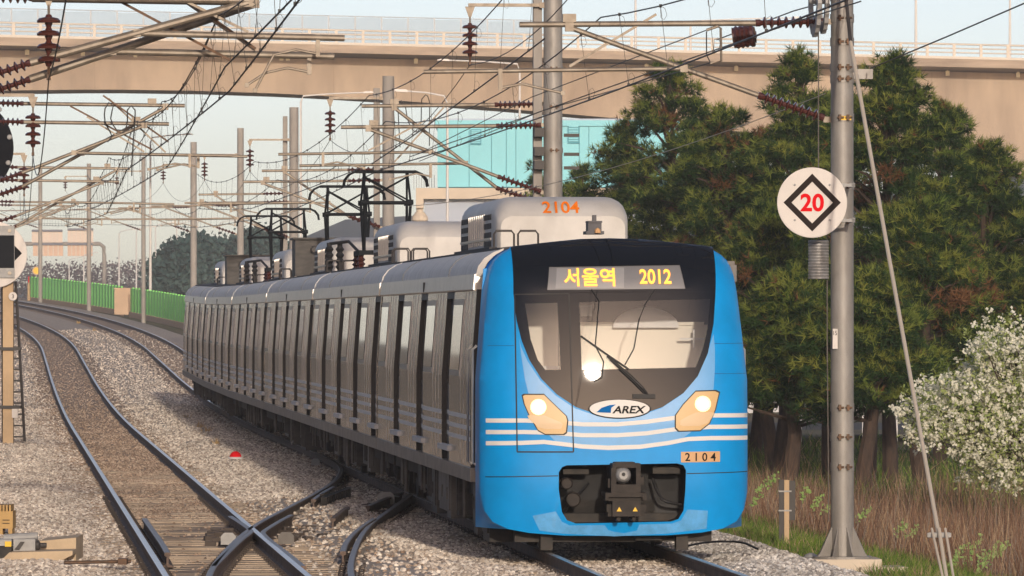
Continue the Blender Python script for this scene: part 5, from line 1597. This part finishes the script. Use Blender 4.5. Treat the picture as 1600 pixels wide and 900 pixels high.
for sx in (-.8, .8):
    for yy in (.8, 3.8): mb = MB(); mb.lathe((sx-.1, yy, .32), (1, 0, 0), [(0, .32), (.2, .32)], 16); mb.build('wheel', BLACK, vn)
pw = thing('pale_wall', 'pale low building wall showing behind the pines at right', 'wall', P(1400, 620, 215))
w0 = Vector(pw.location); mb = MB(); a = P(1150, 640, 215)-w0; b = P(1800, 548, 215)-w0; mb.bbox((a.x, 0, a.z-1), (b.x, 4, b.z)); mb.build('wall', mat('pale_wall', (.55, .56, .58), .8, var=.08, scale=.3), pw)
mb = MB(); mb.bbox((a.x-.3, -.3, b.z), (b.x, 4.3, b.z+.25)); mb.build('eave', LAMPW, pw)
# ================================================================ VEGETATION
def leaf_mat(name, c1, c2, trans=.25, rough=.7, scale=1.2):
    m = bpy.data.materials.new(name); m.use_nodes = True
    nt = m.node_tree; b = nt.nodes['Principled BSDF']; b.inputs['Roughness'].default_value = rough
    b.inputs['Specular IOR Level'].default_value = .25
    tc = nt.nodes.new('ShaderNodeTexCoord'); nz = nt.nodes.new('ShaderNodeTexNoise'); nz.inputs['Scale'].default_value = scale; nz.inputs['Detail'].default_value = 3
    cr = nt.nodes.new('ShaderNodeValToRGB'); cr.color_ramp.elements[0].position = .35; cr.color_ramp.elements[1].position = .66
    cr.color_ramp.elements[0].color = (*c1, 1); cr.color_ramp.elements[1].color = (*c2, 1)
    nt.links.new(tc.outputs['Object'], nz.inputs['Vector']); nt.links.new(nz.outputs[0], cr.inputs[0]); nt.links.new(cr.outputs[0], b.inputs['Base Color'])
    if trans:
        tl_ = nt.nodes.new('ShaderNodeBsdfTranslucent'); mx = nt.nodes.new('ShaderNodeMixShader'); mx.inputs[0].default_value = trans
        out = nt.nodes['Material Output']
        nt.links.new(cr.outputs[0], tl_.inputs[0]); nt.links.new(b.outputs[0], mx.inputs[1]); nt.links.new(tl_.outputs[0], mx.inputs[2]); nt.links.new(mx.outputs[0], out.inputs[0])
    return m
def fast_mesh(name, verts, tris, mats, midx=None, parent=None, loc=None):
    """verts (n,3), tris (m,3) numpy"""
    me = bpy.data.meshes.new(name)
    n, m = len(verts), len(tris)
    me.vertices.add(n); me.vertices.foreach_set('co', np.asarray(verts, np.float32).ravel())
    me.loops.add(m*3); me.loops.foreach_set('vertex_index', np.asarray(tris, np.int32).ravel())
    me.polygons.add(m); me.polygons.foreach_set('loop_start', np.arange(0, m*3, 3, dtype=np.int32))
    try: me.polygons.foreach_set('loop_total', np.full(m, 3, np.int32))
    except Exception: pass
    for k in mats: me.materials.append(k)
    if midx is not None: me.polygons.foreach_set('material_index', np.asarray(midx, np.int32))
    me.update(calc_edges=True); me.validate()
    o = bpy.data.objects.new(name, me); COL.objects.link(o)
    if parent is not None: o.parent = parent
    if loc is not None: o.location = loc
    return o
RNG = np.random.default_rng(11)
def unit(a): return a/np.maximum(1e-9, np.linalg.norm(a, axis=1, keepdims=True))
def blades(base, direc, length, width):
    """one thin triangle per blade"""
    n = len(base)
    side = unit(np.cross(direc, unit(RNG.normal(size=(n, 3)))))
    w = side*width[:, None]/2
    tip = base+direc*length[:, None]
    v = np.empty((n*3, 3)); v[0::3] = base-w; v[1::3] = base+w; v[2::3] = tip
    return v, np.arange(n*3).reshape(n, 3)
def quads(c, nrm, size, aspect=1.0):
    n = len(c)
    a = unit(np.cross(nrm, unit(RNG.normal(size=(n, 3))))); b = np.cross(nrm, a)*aspect
    s = size[:, None]/2
    v = np.empty((n*4, 3)); v[0::4] = c-a*s-b*s*.6; v[1::4] = c+a*s-b*s; v[2::4] = c+a*s*.8+b*s; v[3::4] = c-a*s*.9+b*s*.8
    i = np.arange(n)*4
    t = np.empty((n*2, 3), int); t[0::2] = np.c_[i, i+1, i+2]; t[1::2] = np.c_[i, i+2, i+3]
    return v, t
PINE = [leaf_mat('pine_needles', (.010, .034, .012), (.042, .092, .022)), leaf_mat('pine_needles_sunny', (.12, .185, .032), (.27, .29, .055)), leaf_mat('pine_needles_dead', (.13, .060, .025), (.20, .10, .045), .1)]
def pine(label, px, ptop, Y, R, base=None, seed=1, low=.18, pads=95, lean=0.0, group='pine trees right of the line'):
    top = P(px, ptop, Y); gz = base if base is not None else E(Y)-1.0
    H = top.z-gz
    t = thing('pine_tree', label, 'tree', (top.x, Y, gz), 0, group)
    rg = np.random.default_rng(seed)
    mb = MB(); n = 7
    mb.path([(lean*H*(1-i/(n-1))+.12*math.sin(i*1.3+seed), .1*math.cos(i*1.7), H*.96*i/(n-1)) for i in range(n)], .2, 9, radii=[.19, .165, .14, .115, .085, .05, .015]); mb.build('trunk', BARK, t, smooth=True)
    lm = MB(); cs = []; rs = []
    for k in range(pads):
        f = low + (1-low)*((k+.5)/pads)**.9
        prof = np.interp((f-low)/(1-low), [0, .12, .3, .5, .7, .85, .95, 1.0], [.60, .95, 1.0, .86, .66, .46, .26, .10])
        a = k*2.399+rg.uniform(-.5, .5); rr = R*prof*rg.uniform(.40, 1.22)
        c = np.array([rr*math.cos(a)+lean*H*(1-f), rr*math.sin(a), H*f+rg.uniform(-.2, .2)+.12*rr/R])
        cs.append(c); rs.append(rg.uniform(.22, .46)*(1.0 if f < .9 else .7))
        if k % 2 == 0: lm.path([(lean*H*(1-f), 0, H*max(0.05, f-.07)), (c[0]*.5+lean*H*(1-f)*.5, c[1]*.5, c[2]-.16), tuple(c)], .03, 5, radii=[.045, .03, .010], caps=False)
    cs.append(np.array([0, 0, H*.965])); rs.append(.22)
    lm.build('limbs', BARK, t, recalc=False)
    V = []; T = []; MI = []; off = 0
    for c, r in zip(cs, rs):
        nt_ = int(50*(r/.35)**1.6)
        d = rg.normal(size=(nt_, 3)); d /= np.linalg.norm(d, axis=1, keepdims=True)
        tc_ = c + d*(rg.random((nt_, 1))**.45)*r*np.array([1.25, 1.25, .75])
        out = unit(tc_-np.array([c[0]*.55, c[1]*.55, c[2]-r*.6])+np.array([0, 0, .15])) 
        K = 13
        b = np.repeat(tc_, K, 0); o = np.repeat(out, K, 0)
        dr = unit(o*.75+rg.normal(size=b.shape)*.62)
        v, tri = blades(b, dr, rg.uniform(.13, .26, len(b)), rg.uniform(.016, .028, len(b)))
        V.append(v); T.append(tri+off); off += len(v)
        dead = rg.random() < .035
        u = rg.random(nt_); mi = np.where(dead & (u < .8), 2, np.where((tc_[:, 2]-c[2] > -.05*r+.25*r*(rg.random()-.5)) & (u < .60), 1, 0)); mi[u > .985] = 2  # light pad tops put into the colour, as yellow-green shoots
        MI.append(np.repeat(mi, K))
    fast_mesh('crown', np.vstack(V), np.vstack(T), PINE, np.concatenate(MI), t)
    return t
pine('tall pine with its tip under the sloping brace, left of the 20 sign', 1045, 108, 165, 2.3, seed=1, pads=150)
pine('pine standing directly behind the lead car front corner', 1135, 172, 152, 1.75, seed=2, pads=120)
pine('slender pine whose tip shows just left of the big pole', 1250, 92, 150, 1.55, seed=3, pads=130, lean=-.03)
pine('broad pine directly right of the big pole', 1395, 98, 136, 1.75, seed=4, pads=150, lean=-.05, low=.30)
pine('pine at the right edge under the bridge haunch', 1545, 238, 142, 1.40, seed=5, pads=100, low=.34, lean=-.02)
pine('small pine peeking out beside the thick round pole', 905, 262, 185, 1.1, seed=6, pads=60)
pine('low pine tip seen between the roof units', 838, 268, 200, .9, seed=7, pads=50)
pine('short pine behind the round 20 sign', 1195, 330, 140, 1.5, seed=8, pads=90, low=.34, lean=.02)
pine('short bushy pine below the guy stay middle', 1440, 330, 128, 1.35, seed=9, pads=95, low=.36)
pine('low pine with trunk seen right of the big pole', 1358, 440, 124, 1.15, seed=10, pads=80, low=.40)
pine('low pine with two trunks visible left of the big pole', 1245, 440, 126, 1.2, seed=12, pads=85, low=.40, lean=-.05)
pine('pine spreading behind the blossom tree', 1590, 400, 150, 1.6, seed=13, pads=90, low=.2)
pine('pine filling the gap between the lead car and the 20 sign', 1090, 205, 158, 1.7, seed=21, pads=100)
pine('pine half hidden behind the big pole', 1315, 150, 155, 1.7, seed=22, pads=105, low=.3)
pine('pine between the guy stay and the bridge haunch', 1475, 165, 150, 1.35, seed=23, pads=110, low=.25)
pine('pine rising behind the 20 sign, left of the tension weights', 1185, 215, 160, 1.7, seed=24, pads=95, low=.3)
pine('pine left of the tallest one, over the roof aerial', 975, 200, 172, 1.5, seed=25, pads=90)
for i, (px, pb, Y, ln) in enumerate(((1213, 740, 131, -.16), (1296, 735, 134, .02), (1392, 740, 133, .04))):
    q = P(px, pb, Y); q.z = E(Y)-1.0
    t = thing('bare_pine', ['leaning bare pine trunk left of the big pole', 'dark pine trunk half hidden by the big pole', 'dark pine trunk beside the blossom tree'][i], 'tree', q, 0, 'bare pine trunks')
    mb = MB(); mb.path([(0, 0, 0), (-ln*.8, 0, 1.2), (-ln*2.0, 0, 2.6), (-ln*2.6, .1, 4.2)], .16, 9, radii=[.19, .16, .13, .07]); mb.build('trunk', BARK, t, smooth=True)
    mb = MB(); mb.path([(-ln*1.6, 0, 2.3), (.4, .1, 2.9), (.8, 0, 3.2)], .05, 6, r1=.015); mb.path([(-ln*1.2, 0, 1.9), (-.5, .1, 2.4)], .04, 6, r1=.012); mb.build('limbs', BARK, t)

# --- blossom tree
BLO = [leaf_mat('white_blossom', (.74, .73, .58), (.90, .90, .80), .35, .6, 3), leaf_mat('blossom_leaf', (.27, .36, .10), (.46, .52, .22), .35, .6, 2)]
bt = thing('blossom_tree', 'white blossoming tree at the right edge of the picture', 'tree', (8.55, 103, -1.0))
mb = MB(); mb.path([(.05, 0, 0), (0, 0, .9), (-.05, .05, 1.5), (-.3, .1, 2.4), (-.2, 0, 3.2)], .1, 8, radii=[.11, .09, .08, .05, .02]); mb.build('trunk', BARK, bt, smooth=True)
lb = MB(); VB = []; TB = []; MB_ = []; off = 0
cl = []
for k in range(190):
    d = unit(RNG.normal(size=(1, 3)))[0]; r = RNG.random()**.4
    cx = np.array([-.35, 0, 2.35])+d*r*np.array([1.7, 1.2, 1.3])
    if cx[2] > 2.6 and cx[0] < -.9-(3.4-cx[2])*.0: cx[2] -= .8
    if cx[0] < -1.2 and cx[2] < 1.5: cx[0] += .5
    cl.append(cx)
for c in cl:
    lb.path([(-.1, 0, 1.4), tuple(np.array([-.1, 0, 1.4])*.45+c*.55+np.array([0, 0, .1])), tuple(c)], .02, 4, radii=[.03, .016, .006], caps=False)
    bc = c+RNG.normal(size=(15, 3))*np.array([.20, .20, .17])
    p = np.repeat(bc, 11, 0)+RNG.normal(size=(165, 3))*.030; nB = 165
    v, tr_ = quads(p, unit(RNG.normal(size=(nB, 3))+np.array([0, -.8, .5])), RNG.uniform(.030, .052, nB)); VB.append(v); TB.append(tr_+off); off += len(v); MB_.append(np.zeros(len(tr_), int))
    nL = 80
    p = c+RNG.normal(size=(nL, 3))*.17
    v, tr_ = quads(p, unit(RNG.normal(size=(nL, 3))+np.array([0, 0, .6])), RNG.uniform(.04, .08, nL), .5); VB.append(v); TB.append(tr_+off); off += len(v); MB_.append(np.ones(len(tr_), int))
lb.build('limbs', BARK, bt, recalc=False)
fast_mesh('crown', np.vstack(VB), np.vstack(TB), BLO, np.concatenate(MB_), bt)

# --- dry stalks, grass, undergrowth: uncountable
def gz(x, y):
    l = x-np.array([XC(v) for v in y])
    return np.array([E(b)+lat_profile(a, b) for a, b in zip(l, y)])
def stalks(name, label, cat, n, yr, lr, hr, wr, mats, probs, lean=.25, pick=None, segs=True):
    y = yr[0]+(yr[1]-yr[0])*RNG.random(n)**1.3
    l = RNG.uniform(lr[0], lr[1], n)
    if pick is not None:
        kz = pick(l, y); y = y[kz]; l = l[kz]; n = len(y)
    x = np.array([XC(v) for v in y])+l
    b = np.c_[x, y, gz(x, y)-.03]
    d = unit(np.c_[RNG.normal(size=n)*lean, RNG.normal(size=n)*lean*.6, np.ones(n)])
    h = RNG.uniform(hr[0], hr[1], n); w = RNG.uniform(wr[0], wr[1], n)
    side = np.c_[np.cos(RNG.uniform(-.6, .6, n)), np.sin(RNG.uniform(-.6, .6, n)), np.zeros(n)]*w[:, None]/2
    bend = np.c_[RNG.normal(size=n), RNG.normal(size=n)*.5, np.zeros(n)]*(h*lean*.45)[:, None]
    m1 = b+d*(h*.5)[:, None]; tp_ = b+d*h[:, None]+bend
    v = np.empty((n*5, 3)); v[0::5] = b-side; v[1::5] = b+side; v[2::5] = m1+side*.8; v[3::5] = m1-side*.8; v[4::5] = tp_
    i = np.arange(n)*5
    t = np.empty((n*3, 3), int); t[0::3] = np.c_[i, i+1, i+2]; t[1::3] = np.c_[i, i+2, i+3]; t[2::3] = np.c_[i+3, i+2, i+4]
    mi = np.repeat(RNG.choice(len(mats), n, p=probs), 3)
    o = fast_mesh(name, v, t, mats, mi)
    return stuff(o, label, cat)
DRY = [leaf_mat('dry_stalk_red', (.14, .075, .045), (.23, .13, .085), .1), leaf_mat('dry_stalk_tan', (.28, .19, .11), (.42, .31, .20), .1), leaf_mat('dry_stalk_grey', (.16, .13, .105), (.26, .22, .18), .1), leaf_mat('dry_stalk_dark', (.06, .035, .025), (.10, .06, .04), 0)]
GRS = [leaf_mat('fresh_grass', (.10, .19, .025), (.22, .30, .05), .3), leaf_mat('grass_dark', (.035, .075, .015), (.07, .12, .03), .3), DRY[1]]
stalks('dry_weeds', 'tall dry reddish brown weeds below the pines', 'weeds', 26000, (68, 122), (3.9, 15), (.25, .95), (.006, .014), DRY, [.46, .24, .17, .13], .22, lambda l, y: l > 3.6+np.clip(98-y, 0, 30)*.045)
stalks('dry_weeds', 'thin long dark weed stems standing out of the brown weeds', 'weeds', 1500, (67, 112), (4.2, 15), (.8, 1.5), (.007, .011), DRY, [.4, .1, .1, .4], .16)
stalks('grass', 'fresh green grass along the gravel edge by the big pole', 'grass', 30000, (69, 104), (2.85, 4.6), (.10, .32), (.010, .018), GRS, [.62, .2, .18], .45)
stalks('grass', 'low green ground cover under the pine trunks', 'grass', 16000, (112, 175), (2.6, 17), (.15, .75), (.014, .030), GRS, [.30, .6, .1], .45)
# pale green shoots among the weeds
vs_, ts_, of_ = [], [], 0
for (px, py, Y) in ((1190, 760, 90), (1205, 752, 90), (1258, 772, 88), (1276, 785, 88), (1296, 790, 88), (1350, 803, 86), (1408, 825, 82), (1425, 832, 82), (1500, 860, 78), (1515, 868, 78), (1540, 868, 76), (1553, 862, 76), (1566, 856, 76), (1492, 876, 76), (1537, 882, 74), (1182, 780, 88), (1525, 850, 80)):
    c = np.array(P(px, py, Y)); nL = 26
    p = c+np.outer(np.linspace(-1, 1, nL), [.07, 0, .08])+RNG.normal(size=(nL, 3))*.028
    v, t = quads(p, unit(RNG.normal(size=(nL, 3))*.6+np.array([0, -1, .4])), RNG.uniform(.03, .06, nL), .6); vs_.append(v); ts_.append(t+of_); of_ += len(v)
stuff(fast_mesh('undergrowth', np.vstack(vs_), np.vstack(ts_), [leaf_mat('young_shoot', (.30, .46, .13), (.46, .60, .24), .4)]), 'pale green young shoots among the dry weeds', 'undergrowth')
# dead tufts on the ballast between the tracks
vs_, ts_, of_ = [], [], 0
for (px, py) in ((123, 505), (147, 517), (170, 535), (186, 555), (207, 575), (222, 592), (275, 644), (290, 655), (312, 668), (324, 675), (342, 695)):
    Y = {True: 150}.get(False, 2.8*F/(py-497.0)); Y = min(Y, 300)
    q = np.array(P(px, py, Y)); n = 18
    v, t = blades(q+RNG.normal(size=(n, 3))*np.array([.05, .05, .01]), unit(RNG.normal(size=(n, 3))*.5+np.array([0, 0, 1])), RNG.uniform(.08, .24, n), RNG.uniform(.015, .03, n)); vs_.append(v); ts_.append(t+of_); of_ += len(v)
stuff(fast_mesh('weeds', np.vstack(vs_), np.vstack(ts_), [leaf_mat('tuft', (.42, .26, .10), (.50, .36, .16), .1)]), 'small tan weed tufts on the ballast between the tracks', 'weeds')

# --- far trees
FAR = [leaf_mat('far_tree', (.040, .085, .085), (.075, .13, .12), .1, .8, .25)]
def far_tree(label, px, ptop, Y, R, seed):
    top = P(px, ptop, Y); b = E(Y)-.6; H = top.z-b
    t = thing('far_tree', label, 'tree', (top.x, Y, b), 0, 'distant trees beyond the train tail')
    mb = MB(); mb.path([(0, 0, 0), (.1, 0, H*.4), (0, 0, H*.8)], .25, 7, r1=.06); mb.build('trunk', BARK, t)
    rg = np.random.default_rng(seed); V, T, of = [], [], 0
    for k in range(90):
        d = rg.normal(size=3); d /= np.linalg.norm(d); f = rg.uniform(.12, 1)
        rr = R*np.interp(f, [0, .3, .6, .85, 1], [.8, 1, .9, .6, .2])
        c = np.array([d[0]*rr*rg.uniform(.5, 1.05), d[1]*rr, H*f])
        n = 60; p = c+rg.normal(size=(n, 3))*np.array([.5, .5, .38])
        v, tt = quads(p, unit(rg.normal(size=(n, 3))+np.array([0, 0, .5])), rg.uniform(.2, .45, n)); V.append(v); T.append(tt+of); of += len(v)
    fast_mesh('crown', np.vstack(V), np.vstack(T), FAR, None, t)
for i, (px, pt, Y, R) in enumerate(((262, 402, 560, 1.6), (283, 380, 560, 2.2), (312, 373, 565, 2.4), (340, 382, 570, 2.2), (366, 385, 580, 2.2), (395, 362, 590, 2.6), (430, 375, 600, 2.6), (462, 392, 610, 2.4))):
    far_tree('%s dark distant tree counted rightwards beyond the train tail' % ['first', 'second', 'third', 'fourth', 'fifth', 'sixth', 'seventh', 'eighth'][i], px, pt, Y, R, 40+i)
# hazy bare wood on the horizon, and the tree belt behind the photographer that the windscreen mirrors
def belt(label, x0, x1, Y, h0, h1, z0, n, m, size):
    x = RNG.uniform(x0, x1, n); prof = h0+(h1-h0)*(.5+.5*np.sin(x*.11)*np.cos(x*.037+1))+RNG.normal(size=n)*.4
    p = np.c_[x, Y+RNG.normal(size=n)*6, z0+prof*RNG.random(n)**.8]
    v, t = quads(p, unit(RNG.normal(size=(n, 3))+np.array([0, -.5, .3])), RNG.uniform(size[0], size[1], n))
    return stuff(fast_mesh('treeline', v, t, [m]), label, 'treeline')
belt('hazy bare trees along the far horizon at left', -110, -25, 900, 5.5, 8.5, 3.5, 30000, leaf_mat('bare_wood', (.10, .085, .095), (.15, .13, .14), .1, .9, .1), (.12, .4))
belt('dark tree belt behind the viewpoint mirrored in the windscreen', -130, 130, -150, 17, 24, -1, 26000, leaf_mat('belt_green', (.02, .035, .015), (.05, .06, .03), .1, .9, .2), (.9, 2.2))

n = 40000  # unseen belt, added to darken what the steel sides mirror
yy = RNG.uniform(-60, 330, n); xx = np.array([XC(v) for v in yy])-31+RNG.normal(size=n)*2
hh = 8+4*np.sin(yy*.13)*np.cos(yy*.05+2)
p = np.c_[xx, yy, np.array([E(v) for v in yy])-.5+hh*RNG.random(n)**.8]
v, t = quads(p, unit(RNG.normal(size=(n, 3))+np.array([.6, 0, .3])), RNG.uniform(.4, 1.0, n))
stuff(fast_mesh('treeline', v, t, [leaf_mat('added_brown_belt', (.11, .095, .08), (.24, .21, .18), .1, .9, .15)]), 'unseen brown bare tree belt added left of the line, mirrored in the steel sides', 'treeline')

# ================================================================ HAZE
hz = MB(); hz.bbox((-560, -340, -8.2), (560, 1200, 36))
ho = stuff(hz.build('haze', []), 'thin warm haze in the air', 'haze')
hm = bpy.data.materials.new('haze'); hm.use_nodes = True
nt = hm.node_tree
for n_ in list(nt.nodes): nt.nodes.remove(n_)
out = nt.nodes.new('ShaderNodeOutputMaterial'); pv = nt.nodes.new('ShaderNodeVolumePrincipled')
pv.inputs['Color'].default_value = (.93, .94, .96, 1); pv.inputs['Density'].default_value = 0.00036; pv.inputs['Anisotropy'].default_value = 0.0
nt.links.new(pv.outputs[0], out.inputs['Volume'])
ho.data.materials.append(hm)
